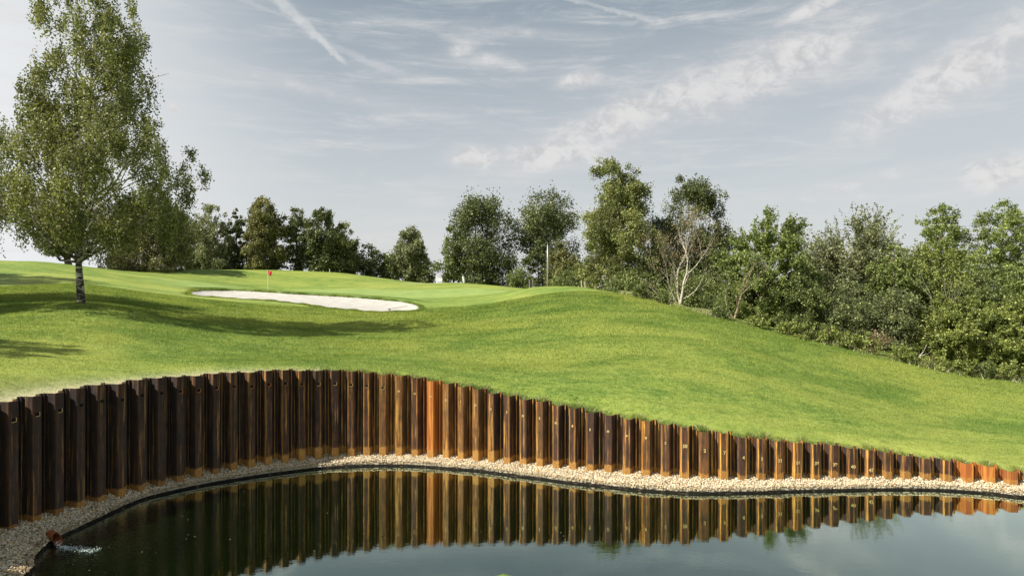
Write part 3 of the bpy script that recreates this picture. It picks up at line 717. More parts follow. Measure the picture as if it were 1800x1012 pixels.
def edge_sampler(r_, n):
    px = r_.uniform(1090, 1830, n); Y = np.interp(px, [1100,1200,1300,1400,1500,1600,1700,1800], [48.3,44.3,41.2,39.2,38.2,36.6,36.0,35.6])+r_.normal(.1, .45, n)
    X = (px-900)/1200*Y; pt_ = .5+.5*np.sin(px*.05+np.sin(px*.021)*3)
    ok = r_.uniform(0, 1, n) < .25+.75*pt_; X, Y, pt_ = X[ok], Y[ok], pt_[ok]
    return X, Y, terr(X, Y), .7+1.1*pt_
Vk, tk, Xk, Yk = blades(42000, edge_sampler, .06, .17, .02, .04, 'k', '', 23, .9)
tf = np.concatenate([tf, tk]); dryf = np.concatenate([dryf, (np.random.default_rng(8).uniform(0, 1, len(Xk)) < .35).astype(float)]); Vf = np.concatenate([Vf, Vk])
VV = np.concatenate([Vb.reshape(-1, 3), Vf.reshape(-1, 3)]); nt_ = len(VV)//3
grass = link('grass', npmesh('grass', VV, np.arange(nt_*3).reshape(-1, 3), {'tint': ('FACE', np.concatenate([tb, tf])), 'dry': ('FACE', np.concatenate([dryb, dryf]))}), M['blade'])
tag(grass, 'short mown grass blades covering the lawn above the steel wall', 'grass', kind='stuff')

# ------------------------------------------------------------------ trees
def leaf_mesh(name, Cc, L, W, tint, droop, r_):
    n = len(Cc)
    a = r_.normal(size=(n, 3)); a[:, 2] -= droop; a /= np.linalg.norm(a, axis=1)[:, None]
    b_ = np.cross(a, r_.normal(size=(n, 3))); b_ /= np.linalg.norm(b_, axis=1)[:, None]
    s = r_.uniform(.7, 1.35, (n, 1)); a = a*L/2*s; b_ = b_*W/2*s
    V_ = np.stack([Cc-a, Cc+b_-a*.1, Cc+a, Cc-b_-a*.1], 1).reshape(-1, 3)
    return npmesh(name, V_, np.arange(4*n).reshape(-1, 4), {'tint': ('FACE', tint)})
def limb(mb, p, q, r0_, r1_, r_, n=5, wob=.08, sag=0., sides=5):
    p = Vector(p); q = Vector(q); d = (q-p).length; pts = []; rad = []
    for i in range(n+1):
        t = i/n; w = p.lerp(q, t)
        if 0 < i < n: w += Vector(r_.normal(size=3))*d*wob*.5
        w.z += sag*d*math.sin(math.pi*t)
        pts.append(w); rad.append(r0_*(1-t)+r1_*t)
    mb.tube(pts, rad, sides, cap=False)
    return pts
PROFILES = {
 'tallfull': [(0,.92),(.15,1),(.50,1),(.60,.84),(.68,.70),(.88,.62),(.96,.42),(1,.15)],
 'full': [(0,.92),(.15,1),(.42,1),(.62,.90),(.78,.68),(.90,.44),(1,.12)],
 'birch': [(0,.35),(.08,.72),(.22,.98),(.36,1),(.52,.80),(.68,.60),(.84,.45),(.94,.26),(1,.06)],
 'oval':  [(0,.45),(.12,.78),(.32,.95),(.55,1),(.75,.86),(.90,.58),(1,.12)],
 'round': [(0,.50),(.15,.85),(.4,1),(.65,.95),(.85,.70),(1,.2)],
 'wide':  [(0,.95),(.25,1),(.5,.92),(.75,.72),(.92,.42),(1,.15)],
 'cone':  [(0,.9),(.2,1),(.5,.72),(.8,.36),(1,.05)],
 'column':[(0,.65),(.2,.95),(.5,1),(.8,.82),(.95,.45),(1,.1)],
}
def make_tree(kind, label, cat, group, px, Y, ytop, wpx, ybot=None, prof='oval', style='clump', leafm='leaf_green', bark='bark', n=None, seed=1,
              trunk_w=None, clumps=None, leaf=None, trunk_px=None, lean=0., lobes=.28, gap=.0, base_z=None, stems=1, flat=.75, limbs=26, csf=1.0, tight=1.0, crown_d=1.0, strand=1.3, vis_trunk=True):
    r_ = np.random.default_rng(seed)
    X = (px-900)/1200*Y; tx = X if trunk_px is None else (trunk_px-900)/1200*Y
    z0 = gz(tx, Y) if base_z is None else base_z
    ztop = H+(506-ytop)*Y/1200
    zb = z0+.02*(ztop-z0) if ybot is None else H+(506-ybot)*Y/1200
    Wd = wpx*Y/1200/2; Hc = ztop-zb; pxm = Y/683.
    root = empty(kind, (tx, Y, z0)); tag(root, label, cat, group)
    if leaf is None: leaf = max(.07, 1.6*pxm)
    area = (wpx*(1024/1800))*((Hc/Y*683))
    if n is None: n = int(min(90000, max(2500, area*4.2*(1.6*pxm/leaf)**2)))
    K = clumps or int(np.clip(area/17, 60, 420))
    hh = [p[0] for p in PROFILES[prof]]; ww = [p[1] for p in PROFILES[prof]]
    ph = r_.uniform(0, 6.28, 6)
    def Rad(h, th):
        lob = 1+lobes*(np.sin(2*th+ph[0]+h*5)*.45+np.sin(3*th+ph[1]-h*8)*.35+np.sin(h*15+ph[2]+th)*.55+np.sin(h*31+ph[3]+2*th)*.3)
        return np.interp(h, hh, ww)*Wd*lob
    # clump centres fill the crown, denser towards its surface
    h = r_.uniform(0, 1, K*3); acc = r_.uniform(0, 1, K*3) < (np.interp(h, hh, ww)**1.3+.12); h = h[acc][:K]; K = len(h)
    th = r_.uniform(0, 2*math.pi, K); rr = Rad(h, th)*np.sqrt(r_.uniform(.06, 1, K))*.92
    cs = r_.uniform(.55, 1.35, K)*Wd*1.45/np.sqrt(K)*1.6
    cs = np.clip(cs*csf, .22, 1.6); cs = np.where(h > .8, cs*.7, cs)
    cx = X-tx+rr*np.cos(th)+lean*h*Wd; cy = rr*np.sin(th)*crown_d; cz = zb-z0+h*Hc*.97-cs*.25
    if gap: keepc = r_.uniform(0, 1, K) > gap; cx, cy, cz, cs, h, rr, th = [q[keepc] for q in (cx, cy, cz, cs, h, rr, th)]; K = len(cx)
    Cc = np.stack([cx, cy, cz], 1)
    ctint = r_.normal(0, .13, K)
    wts = cs**2; wts /= wts.sum(); idx = r_.choice(K, n, p=wts)
    if style == 'clump':
        d = r_.normal(size=(n, 3)); d /= np.linalg.norm(d, axis=1)[:, None]
        rad_ = r_.uniform(.25, 1, n)**.55
        bump_ = 1+.28*np.sin(d[:, 0]*5+idx)*np.sin(d[:, 1]*6+idx*2)+.2*np.sin(d[:, 2]*9+idx*3)
        P = Cc[idx]+d*(rad_*bump_*cs[idx])[:, None]*np.array([1, 1, flat]); sprig = r_.uniform(0, 1, n) < .10; P[sprig, 2] += r_.uniform(0, 1.1, sprig.sum())*cs[idx][sprig]*1.3
        droop = .2
    elif style == 'weep':
        ns_ = max(3*K, int(n/ max(7, 11*strand))); si = r_.choice(K, ns_, p=wts)
        so = Cc[si]+r_.normal(size=(ns_, 3))*np.stack([cs[si]*.62*tight]*2+[cs[si]*.42], 1)
        sl = r_.uniform(.35, 1.25, ns_)*strand*np.clip(cs[si]*1.1, .4, 1.4)
        sw = r_.normal(size=(ns_, 2))*.12
        idx2 = r_.integers(0, ns_, n); t = r_.uniform(0, 1, n)
        P = so[idx2].copy(); P[:, 2] -= t*sl[idx2]; P[:, :2] += sw[idx2]*t[:, None]*sl[idx2][:, None]
        P += r_.normal(size=(n, 3))*leaf*.75; idx = si[idx2]; droop = 1.2
    elif style == 'feather':
        ns_ = max(4*K, n//40); si = r_.choice(K, ns_, p=wts)
        od = np.stack([cx[si]*.5, cy[si]*.5, np.full(ns_, .35*Wd)], 1); od /= np.linalg.norm(od, axis=1)[:, None]
        od += r_.normal(size=(ns_, 3))*.38+np.array([0, 0, .25]); od /= np.linalg.norm(od, axis=1)[:, None]
        sl = r_.uniform(.5, 1.5, ns_)*strand
        idx2 = r_.integers(0, ns_, n); t = r_.uniform(0, 1, n)**.8
        P = Cc[si][idx2]+od[idx2]*(t*sl[idx2])[:, None]; P[:, 2] -= .18*t**2*sl[idx2]
        P += r_.normal(size=(n, 3))*leaf*.6; idx = si[idx2]; droop = 0
    P[:, 2] = np.maximum(P[:, 2], .03)
    tint = np.clip(.45+ctint[idx]+r_.normal(0, .24, n), 0, 1)
    cr = link('crown', leaf_mesh('crown', P, leaf*1.15, leaf*.72, tint, droop, r_), M[leafm], root)
    # trunk with limbs
    mb = MB(); tw = trunk_w or max(.10, .024*(ztop-z0)); Ht = ztop-z0
    tips = []
    for sidx in range(stems):
        ang = sidx*2.4+seed; sp = 0 if stems == 1 else .10*Ht
        pts = []; rads = []
        for i in range(9):
            t = i/8; pts.append(Vector(((X-tx+lean*Wd)*t+sp*math.cos(ang)*t+.012*Ht*math.sin(3*t+seed+sidx)*(i > 0), sp*math.sin(ang)*t, -.12+(Ht*.9+.12)*t)))
            rads.append(tw/2*(1.25 if i == 0 else 1)*(1-t)**.8*(1 if stems == 1 else .75)+.012)
        mb.tube(pts, rads, 9, cap=False); tips.append((pts, rads))
    sel = np.argsort(-cs)[:min(limbs, K)]
    for k in sel:
        pts, rads = tips[int(k) % stems]; cz_ = cz[k]; st_ = max(.12*Ht, cz_-.45*math.hypot(cx[k], cy[k])-.05*Ht); t = min(.93, st_/(Ht*.9)); i = int(t*8); f = t*8-i
        p = pts[i].lerp(pts[min(i+1, 8)], f); r__ = max(.018, (rads[i]*(1-f)+rads[min(i+1, 8)]*f)*.5)
        lp = limb(mb, p, (cx[k], cy[k], cz[k]), r__, .012, r_, 5, .07, .05)
        for _ in range(2):
            q = lp[3]; e_ = Vector((cx[k], cy[k], cz[k]))+Vector(r_.normal(size=3))*cs[k]*.8
            limb(mb, q, e_, r__*.45, .008, r_, 3, .06, .03, 4)
    mb.build('trunk', M[bark], root, smooth=True)
    return root
def copy_tree(o, loc, rz, s, label, group=None):
    c = o.copy(); col.objects.link(c); c.location = loc; c.rotation_euler = (0, 0, rz); c.scale = (s, s, s); c['label'] = label
    if group: c['group'] = group
    for ch in o.children: d = ch.copy(); col.objects.link(d); d.parent = c
    return c

# the big birch on the left: custom crown profile measured row by row
PROFILES['bigbirch'] = [(0,.40),(.05,.85),(.12,1.03),(.24,1.03),(.32,.90),(.42,.70),(.55,.57),(.66,.55),(.76,.56),(.86,.50),(.94,.34),(1,.08)]
big = make_tree('birch_tree', 'tallest birch in the left foreground with white and black barked trunk and drooping twigs', 'tree', None,
          163, 34, -95, 372, ybot=408, prof='bigbirch', style='weep', leafm='leaf_birch', bark='birch_bark', n=98000, seed=11,
          trunk_w=.30, clumps=420, leaf=.10, trunk_px=143, lobes=.11, limbs=80, strand=1.6, gap=.26, csf=.92, tight=.55)
TB = 'trees in the row behind the green on the left'; TM = 'tall trees in the middle beyond the lawn'; TR = 'trees and shrubs along the right edge of the lawn'
rows = [
 # label, px, Y, ytop, w, ybot, prof, style, leaf, bark, extra
 ('birch_tree','drooping birch at the left frame edge, only its right branches in view','birch',None,-95,37,120,250,385,'birch','weep','leaf_birch','birch_bark',dict(seed=21,n=59799,leaf=.10,clumps=120,strand=1.2)),
 ('broadleaf_tree','dark forked tree on the ridge just left of the big birch trunk','tree',TB,112,74,345,120,448,'round','clump','leaf_dark','bark',dict(seed=22,trunk_px=121,trunk_w=.8,stems=2)),
 ('weeping_birch','wide pale olive weeping birch right of the big birch trunk','tree',TB,262,82,318,150,476,'wide','weep','leaf_olive','bark_pale',dict(seed=23,strand=2.0,n=50599)),
 ('broadleaf_tree','dark green tree between the olive weeping birch and the airy birch','tree',TB,335,98,372,80,None,'column','clump','leaf_dark','bark',dict(seed=24)),
 ('shrub','low light green shrub at the left end of the far tree row','shrub',TB,212,84,440,60,None,'wide','clump','leaf_green','bark',dict(seed=25)),
 ('birch_tree','airy pale birch, first tall one left of the narrow dark tree','tree',TB,372,96,350,76,None,'full','weep','leaf_grey','bark_pale',dict(seed=26,gap=.08,strand=1.6)),
 ('broadleaf_tree','narrow dark tree with a small round top in the far left row','tree',TB,416,98,361,36,None,'column','clump','leaf_dark','bark',dict(seed=27,gap=.15)),
 ('weeping_birch','tallest olive birch of the far row, straight above the red flag','tree',TB,465,97,338,66,None,'column','weep','leaf_olive','bark_pale',dict(seed=28,strand=1.8,n=29899)),
 ('broadleaf_tree','dense dark tree right of the tall olive birch above the flag','tree',TB,522,99,361,62,None,'column','clump','leaf_dark','bark',dict(seed=29)),
 ('birch_tree','dark pointed birch, second right of the tall olive birch','tree',TB,565,98,360,62,None,'oval','weep','leaf_dark','bark',dict(seed=30,n=25299)),
 ('birch_tree','lower dark birch at the right shoulder of the tall dark group','tree',TB,603,100,388,52,None,'oval','weep','leaf_birch','bark',dict(seed=31,n=20700)),
 ('broadleaf_tree','low rounded dark tree left of the low pair in the dip','tree',TB,648,102,428,54,None,'wide','clump','leaf_dark','bark',dict(seed=32)),
 ('broadleaf_tree','low dark green tree just left of the light silvery birch','tree',TB,686,103,436,48,None,'wide','clump','leaf_green','bark',dict(seed=33)),
 ('birch_tree','light silvery birch with ragged top at the right end of the far row','tree',TB,722,103,397,58,None,'oval','weep','leaf_grey','bark_pale',dict(seed=34,gap=.1,n=25299)),
 ('shrub','small dark bush under the silvery birch beside the white sign','shrub',TB,752,101,458,34,None,'wide','clump','leaf_dark','bark',dict(seed=35)),
 ('shrub','low dark filler bush between the airy birch and the tall olive birch','shrub',TB,440,100,425,60,None,'wide','clump','leaf_dark','bark',dict(seed=36)),
 ('shrub','low dark bush behind the airy birch at the foot of the row','shrub',TB,375,102,418,90,None,'wide','clump','leaf_dark','bark',dict(seed=37)),
 ('shrub','dark bush at the foot of the pointed dark birch','shrub',TB,590,100,430,90,None,'wide','clump','leaf_dark','bark',dict(seed=38)),
 # middle
 ('poplar_tree','lighter small poplar leaning against the left side of the big poplar','tree',TM,797,92,392,62,None,'column','clump','leaf_green','bark',dict(seed=40,gap=.08,flat=.9)),
 ('poplar_tree','big bushy poplar with a broad top, left one of the two in the middle','tree',TM,848,92,332,126,470,'full','clump','leaf_dark','bark',dict(seed=41,gap=.0,stems=2,limbs=60,clumps=80,lobes=.38,flat=1)),
 ('shrub','dark undergrowth at the foot of the big bushy poplar','shrub',TM,850,93,432,125,None,'wide','clump','leaf_dark','bark',dict(seed=42,lobes=.5)),
 ('poplar_tree','poplar with an open top and a bare gap under its left side','tree',TM,961,94,330,118,440,'full','clump','leaf_dark','bark',dict(seed=43,gap=.05,limbs=60,clumps=75,lobes=.38,flat=1,trunk_px=955)),
 ('broadleaf_tree','dark small tree right behind the lower grey mast','tree',TM,945,90,420,62,None,'column','clump','leaf_dark','bark',dict(seed=44)),
 ('weeping_birch','olive weeping tree right of the grey mast','tree',TM,986,84,422,58,None,'oval','weep','leaf_olive','bark_tan',dict(seed=45,n=20700,strand=1.6)),
 ('conifer_tree','small dark conifer in the gap left of the tallest middle tree','tree',TM,1016,86,438,34,None,'cone','clump','leaf_dark','bark',dict(seed=46,gap=.2)),
 ('shrub','low yellow green bush beside the dark framed sign','shrub',TM,915,80,470,50,None,'wide','clump','leaf_green','bark',dict(seed=47)),
 ('shrub','low bush on the crest right of the grey mast','shrub',TM,1000,72,472,70,None,'wide','clump','leaf_green','bark',dict(seed=48)),
 ('birch_tree','tallest tree in the middle, pale stemmed birch with a ragged pointed top','tree',TM,1086,60,266,138,None,'tallfull','weep','leaf_birch','bark_pale',dict(seed=49,n=82800,gap=.08,lobes=.42,clumps=190,strand=1.1,limbs=50)),
 ('broadleaf_tree','leafy lower tree right against the foot of the tallest middle birch','tree',TM,1150,58,400,90,None,'wide','clump','leaf_green','bark',dict(seed=50)),
 ('birch_tree','dark tall birch behind the bare white trunked tree','tree',TM,1215,62,289,144,None,'tallfull','weep','leaf_dark','bark_pale',dict(seed=51,n=69000,gap=.08,lobes=.4,clumps=160)),
 ('broadleaf_tree','dark tree under the right side of the dark tall birch','tree',TM,1258,60,385,80,None,'wide','clump','leaf_dark','bark',dict(seed=52)),
 # right
 ('broadleaf_tree','round green tree with layered branches right of the bare white trunked tree','tree',TR,1345,46,374,130,None,'oval','feather','leaf_fresh','bark_tan',dict(seed=53,n=69000,leaf=.12,lobes=.4,strand=1.0,clumps=150)),
 ('shrub','dark bushes filling the foot of the round layered tree','shrub',TR,1320,48,478,150,None,'wide','clump','leaf_green','bark',dict(seed=54)),
 ('broadleaf_tree','pale spindly tree in the gap left of the feathery tree','tree',TR,1425,62,422,50,None,'oval','feather','leaf_grey','bark_pale',dict(seed=55,gap=.3)),
 ('broadleaf_tree','broad feathery grey green tree with spiky shoots against the sky','tree',TR,1510,50,386,170,None,'wide','feather','leaf_grey','bark',dict(seed=56,n=82800,leaf=.13,strand=1.9,lobes=.45,clumps=170)),
 ('broadleaf_tree','bright green tree right of the feathery tree','tree',TR,1572,46,424,100,None,'round','clump','leaf_fresh','bark',dict(seed=57,lobes=.4)),
 ('broadleaf_tree','bright yellow green tree below the small far tree','tree',TR,1635,48,432,120,None,'round','feather','leaf_yellow','bark_pale',dict(seed=58,n=59799,leaf=.12,lobes=.4)),
 ('poplar_tree','far round tree rising alone above the yellow green tree','tree',TR,1655,80,352,84,480,'round','clump','leaf_fresh','bark',dict(seed=59,gap=.1,lobes=.35)),
 ('poplar_tree','far green tree at the right frame edge with a pointed top','tree',TR,1764,76,350,120,500,'oval','clump','leaf_fresh','bark',dict(seed=60,lobes=.4)),
 ('broadleaf_tree','dark dense tree below the pointed far tree at the right edge','tree',TR,1735,50,446,130,None,'round','clump','leaf_green','bark',dict(seed=61,lobes=.4)),
 ('broadleaf_tree','grey green tree at the right frame edge above the clipped hedge','tree',TR,1812,46,438,110,None,'round','clump','leaf_fresh','bark',dict(seed=62,lobes=.4)),
 ('shrub','dark purplish green bush below the feathery tree','shrub',TR,1490,43.5,492,140,None,'wide','clump','leaf_purple','bark',dict(seed=63,lobes=.45)),
 ('shrub','dark green bush between the layered tree and the purplish bush','shrub',TR,1405,44,470,110,None,'wide','clump','leaf_green','bark',dict(seed=64,lobes=.45)),
 ('shrub','large dark shrub left of the yellow green hedge','shrub',TR,1580,42,500,120,None,'wide','clump','leaf_purple','bark',dict(seed=65,lobes=.4)),
 ('shrub','tall bright green shrub where the yellow green hedge begins','shrub',TR,1655,41,512,90,None,'wide','clump','leaf_yellow','bark',dict(seed=66,lobes=.4)),
 ('shrub','wide yellow green hedge shrub in horizontal layers, left part','shrub',TR,1700,39.5,535,150,None,'wide','feather','leaf_yellow','bark',dict(seed=67,n=50599,leaf=.11,strand=.7,lobes=.3)),
 ('shrub','wide yellow green hedge shrub at the right frame edge','shrub',TR,1795,39,530,140,None,'wide','feather','leaf_yellow','bark',dict(seed=68,n=46000,leaf=.11,strand=.7,lobes=.3)),
 ('shrub','dark bush behind the hedge at the foot of the far trees','shrub',TR,1720,46,470,170,None,'wide','clump','leaf_green','bark',dict(seed=69)),
 ('shrub','dark undergrowth at the foot of the tallest middle birch','shrub',TM,1120,57,468,150,None,'wide','clump','leaf_green','bark',dict(seed=70,lobes=.4)),
 ('shrub','dark undergrowth behind the bare white trunked tree','shrub',TM,1215,54,470,130,None,'wide','clump','leaf_green','bark',dict(seed=71,lobes=.4)),
]
for kind, label, cat, grp, px, Y, yt, w, yb, pf_, st_, lf, bk_, ex in rows:
    make_tree(kind, label, cat, grp, px, Y, yt, w, ybot=yb, prof=pf_, style=st_, leafm=lf, bark=bk_, **ex)

# off to the left, out of frame, stand more birches whose shade falls over the lawn
for (x, y, rz_, s, lb) in ((-27,18.5,1.2,.72,'birch standing left of the view nearest the pond'), (-32,29.5,4.1,.85,'smaller birch standing left of the view beside the slope'), (-38,33,2.6,.9,'birch standing left of the view on the slope'), (-50,50,5.1,1.05,'farthest birch standing left of the view')):
    copy_tree(big, (x, y, gz(x, y)), rz_, s, lb, 'birches beyond the left edge')

# sparse two-stemmed birch with white trunk
def branchy(mb, p, d, L, r, depth, r_, tips, up=.42, split=.40):
    n = 4; pts = [Vector(p)]; rads = [r]
    d = Vector(d).normalized(); q = Vector(p)
    for i in range(n):
        d = (d+Vector(r_.normal(size=3))*.10+Vector((0, 0, up*.08))).normalized(); q = q+d*L/n; pts.append(q.copy()); rads.append(r*(1-.42*(i+1)/n))
    mb.tube(pts, rads, 6 if r > .03 else 4, cap=False)
    if depth == 0: tips.append((pts[-2], pts[-1])); return
    for k in range(2 if r_.uniform() > .3 else 3):
        v = (d+Vector(r_.normal(size=3))*split+Vector((0, 0, up))).normalized()
        branchy(mb, pts[-1], v, L*r_.uniform(.62, .85), rads[-1]*.72, depth-1, r_, tips, up, split)
    for k in range(2):
        i = int(r_.integers(1, n)); v = (d+Vector(r_.normal(size=3))*split*1.5).normalized()
        if depth > 1: branchy(mb, pts[i], v, L*.55, rads[i]*.45, depth-2, r_, tips, up, split)
def sparse_tree(kind, label, px, Y, ytop, leafm, bark, seed, stems, leaf, nl, grp, r0_, depth=4, Lf=.30):
    r_ = np.random.default_rng(seed); X = (px-900)/1200*Y; z0 = gz(X, Y); Ht = H+(506-ytop)*Y/1200-z0
    root = empty(kind, (X, Y, z0)); tag(root, label, 'tree', grp); mb = MB(); tips = []
    for (sx_, dx_, dy_, ll, rr_) in stems:
        branchy(mb, (sx_, 0, -.1), (dx_, dy_, 1), Ht*Lf*ll, r0_*rr_, depth, r_, tips)
    P = []
    for a_, b2 in tips:
        for _ in range(nl):
            P.append(b2+Vector(r_.normal(size=3))*.28+Vector((0, 0, -.1)))
    P = np.array([tuple(p) for p in P]); zmax = max(p.z for p in (t[1] for t in tips)); s = Ht*.96/zmax
    me = mb.mesh('trunk'); me.transform(Matrix.Scale(s, 4)); link('trunk', me, M[bark], root, smooth=True)
    P *= s; link('crown', leaf_mesh('crown', P, leaf, leaf*.6, np.clip(r_.normal(.5, .2, len(P)), 0, 1), .4, r_), M[leafm], root)
    return root
sparse_tree('birch_tree', 'thinly leaved brownish birch with a white forked trunk at the edge of the lawn', 1195, 48, 357, 'leaf_brown', 'bark_pale', 5, [(0,.22,0,1,1),(.02,-.16,.1,.95,.72),(-.05,-.42,0,.8,.5)], .10, 15, TM, .10, 4, .30)
sparse_tree('broadleaf_tree', 'small leaning tree with a tan bare trunk in front of the layered tree', 1290, 43.5, 440, 'leaf_green', 'bark_tan', 8, [(0,.42,0,1,1),(0,-.35,.1,.8,.5)], .11, 30, TR, .085, 3, .36)
sparse_tree('birch_tree', 'slim birch with a thin white trunk in front of the yellow green tree', 1655, 42.5, 462, 'leaf_yellow', 'bark_pale', 12, [(0,.03,0,1,1)], .11, 24, TR, .05, 3, .36)

# low bushes along the lawn edge
PROFILES['mound'] = [(0,1),(.4,.95),(.75,.7),(1,.25)]
sp = [(1268,551,26,15,'leaf_green'),(1335,563,30,18,'leaf_yellow'),(1384,573,26,16,'leaf_yellow'),(1417,582,28,18,'leaf_yellow'),(1457,590,36,20,'leaf_yellow'),(1490,598,34,18,'leaf_yellow'),(1524,606,32,20,'leaf_yellow'),(1585,620,34,18,'leaf_yellow'),(1640,632,40,19,'leaf_yellow'),(1694,644,28,20,'leaf_yellow'),(1735,646,30,18,'leaf_green'),(1779,655,34,20,'leaf_yellow'),(1130,522,26,14,'leaf_green'),(1170,529,24,13,'leaf_green')]
desc = ['small green bush beside the foot of the white forked trunk','green bush in front of the round layered tree','first bright bush right of the layered tree foot','bright bush next to the dark gap in the shrubs','widest grey green bush in the row along the lawn','bright bush between the wide grey green one and the dead brush','bright bush right beside the reddish dead brush','bright bush just left of the fallen pale branch','broad bright bush just right of the fallen pale branch','spiky bright bush at the foot of the hedge, third from the right','green bush at the foot of the hedge, second from the right','rightmost bright spiky bush at the foot of the hedge','low bush below the tallest middle birch, left one','low bush below the tallest middle birch, right one']
edge_Y = lambda px: float(np.interp(px, [1100,1200,1300,1400,1500,1600,1700,1800], [48.3,44.3,41.2,39.2,38.2,36.6,36.0,35.6]))
for i, ((px, pyb, w, h_, lf), ds) in enumerate(zip(sp, desc)):
    Y = edge_Y(px)-.5
    z0 = gz((px-900)/1200*Y, Y); ytop = 506-(z0+(h_+10)*Y/1200-H)*1200/Y
    make_tree('bush', ds, 'bush', 'low bushes along the edge of the lawn', px, Y, ytop, w*1.3, prof='mound', style='feather', leafm=lf, n=1900, seed=90+i, clumps=30, leaf=.085, limbs=6, strand=.35, trunk_w=.05, lobes=.35)
# reddish dead brush and fallen branch
r_ = np.random.default_rng(77); mb = MB(); Y = 37.6; X = (1528-900)/1200*Y; z0 = gz(X, Y)
br = empty('dead_brush', (X, Y, z0)); tag(br, 'reddish brown dead brush heap at the foot of the dark shrubs', 'dead brush')
tips = []
for k in range(9): branchy(mb, (r_.uniform(-.3,.3), r_.uniform(-.2,.2), -.05), (r_.uniform(-.2,1.1), r_.uniform(-.4,.4), .8), .55, .02, 2, r_, tips, .1, .5)
mb.build('branches', noisy('dead_twig', (.16,.09,.06), (.32,.20,.13), 8, .9), br)
P = np.array([tuple(b2+Vector(r_.normal(size=3))*.12) for a_, b2 in tips for _ in range(8)])
link('dry_leaves', leaf_mesh('dry_leaves', P, .08, .05, r_.uniform(0, 1, len(P)), .2, r_), M['leaf_brown'], br)
mb = MB(); Y = 36.7; X = (1608-900)/1200*Y; z0 = gz(X, Y)
mb.tube([(0,0,.02),(.22,.05,.30),(.5,.05,.62)], [.035,.028,.02], 6); mb.tube([(.22,.05,.30),(.42,.0,.95*.45),(.75,.0,.52)], [.022,.018,.012], 5); mb.tube([(.5,.05,.62),(.7,.1,.98)], [.018,.008], 5)
fb = mb.build('fallen_branch', M['bark_pale'], None, True); fb.location = (X, Y, z0)
tag(fb, 'pale forked fallen branch leaning against the shrubs by the lawn edge', 'branch')

# ------------------------------------------------------------------ small things on the course
white = mat('white_paint', (.80,.80,.78), .45, .4)[0]; grey = mat('grey_metal', (.42,.44,.45), .4, .5, .3)[0]
red = noisy('red_cloth', (.62,.02,.05), (.75,.04,.09), 6, .7)
def onground(px, Y): X = (px-900)/1200*Y; return X, Y, gz(X, Y)
x, y, z = onground(471, 72)
fl = empty('golf_flag', (x, y, z)); tag(fl, 'red flag on a thin white pole standing in the green behind the bunker', 'golf flag')
top = H+(506-474)*72/1200-z
mb = MB(); mb.tube([(0,0,0),(0,0,top)], .022, 8); mb.build('pole', mat('flag_pole', (.85,.83,.62), .4)[0], fl)
V_, F_ = [], []
for sgn in (0, 1):
    for i in range(9):
        for j in range(7):
            u, v = i/8, j/6; V_.append((.02+.40*u*(1-.25*v), .05*math.sin(u*6+v*2)+sgn*.006, top-.04-.46*v-.16*u-.05*math.sin(u*4)))
for sgn in (0, 1):
    for i in range(8):
        for j in range(6): q = sgn*63+i*7+j; F_.append((q, q+1, q+8, q+7))
me = bpy.data.meshes.new('flag'); me.from_pydata(V_, [], F_); link('flag', me, red, fl, True)

x, y, z = onground(777.5, 86.5)
sg = empty('tee_sign', (x-.32, y, z)); tag(sg, 'small white sign board on two legs standing on the far ridge', 'sign')
z0s = H+(506-497)*86.5/1200-z
mb = MB(); mb.box((0,0,z0s+.42), (.62,.04,.42)); mb.build('board', white, sg)
for s in (-.25,.25): mb = MB(); mb.box((s,.05,(z0s+.25)/2), (.05,.05,z0s+.3)); mb.build('leg', white, sg)
x, y, z = onground(768.5, 86)
mb = MB(); mb.tube([(0,0,0),(0,0,z0s+1.0)], .055, 10); mb.tube([(0,0,z0s+1.0),(0,0,z0s+1.05)], [.07,.03], 10); o = mb.build('marker_post', white); o.location = (x, y, z); tag(o, 'white round post beside the small white sign board', 'post')
# stand bag
x, y, z = onground(815, 84.5)
bgp = empty('golf_bag', (x, y, z)); tag(bgp, 'white golf bag on its two splayed legs on the far ridge', 'golf bag')
mb = MB(); mb.tube([(.08,0,.06),(.02,0,.4),(-.06,.0,.82)], [.11,.13,.14], 12); mb.build('bag', white, bgp)
mb = MB()
for k in range(4): mb.tube([(-.06+.04*k-.05,.02*k,.8),(-.10+.04*k-.05,.02*k,1.02)], .02, 6)
mb.build('clubs', grey, bgp)
for s in (-1, 1): mb = MB(); mb.tube([(-.03,0,.7),(-.16+.1*s,-.22*s,.0)], .018, 6); mb.build('leg', white, bgp)
# framed sign
x, y, z = onground(933.5, 64)
zc = H-(504-506)*64/1200
fs_ = empty('notice_board', (x, y, z)); tag(fs_, 'dark notice panel between two pale posts left of the grey mast', 'notice board')
hh_ = zc-z
mb = MB(); mb.box((0,0,hh_+.33), (.25,.05,.56)); mb.build('panel', mat('dark_panel', (.05,.045,.06), .5)[0], fs_)
for s in (-.165,.165): mb = MB(); mb.tube([(s,0,-.05),(s,0,hh_+.68)], .022, 8); mb.build('post', M['bark_pale'], fs_)
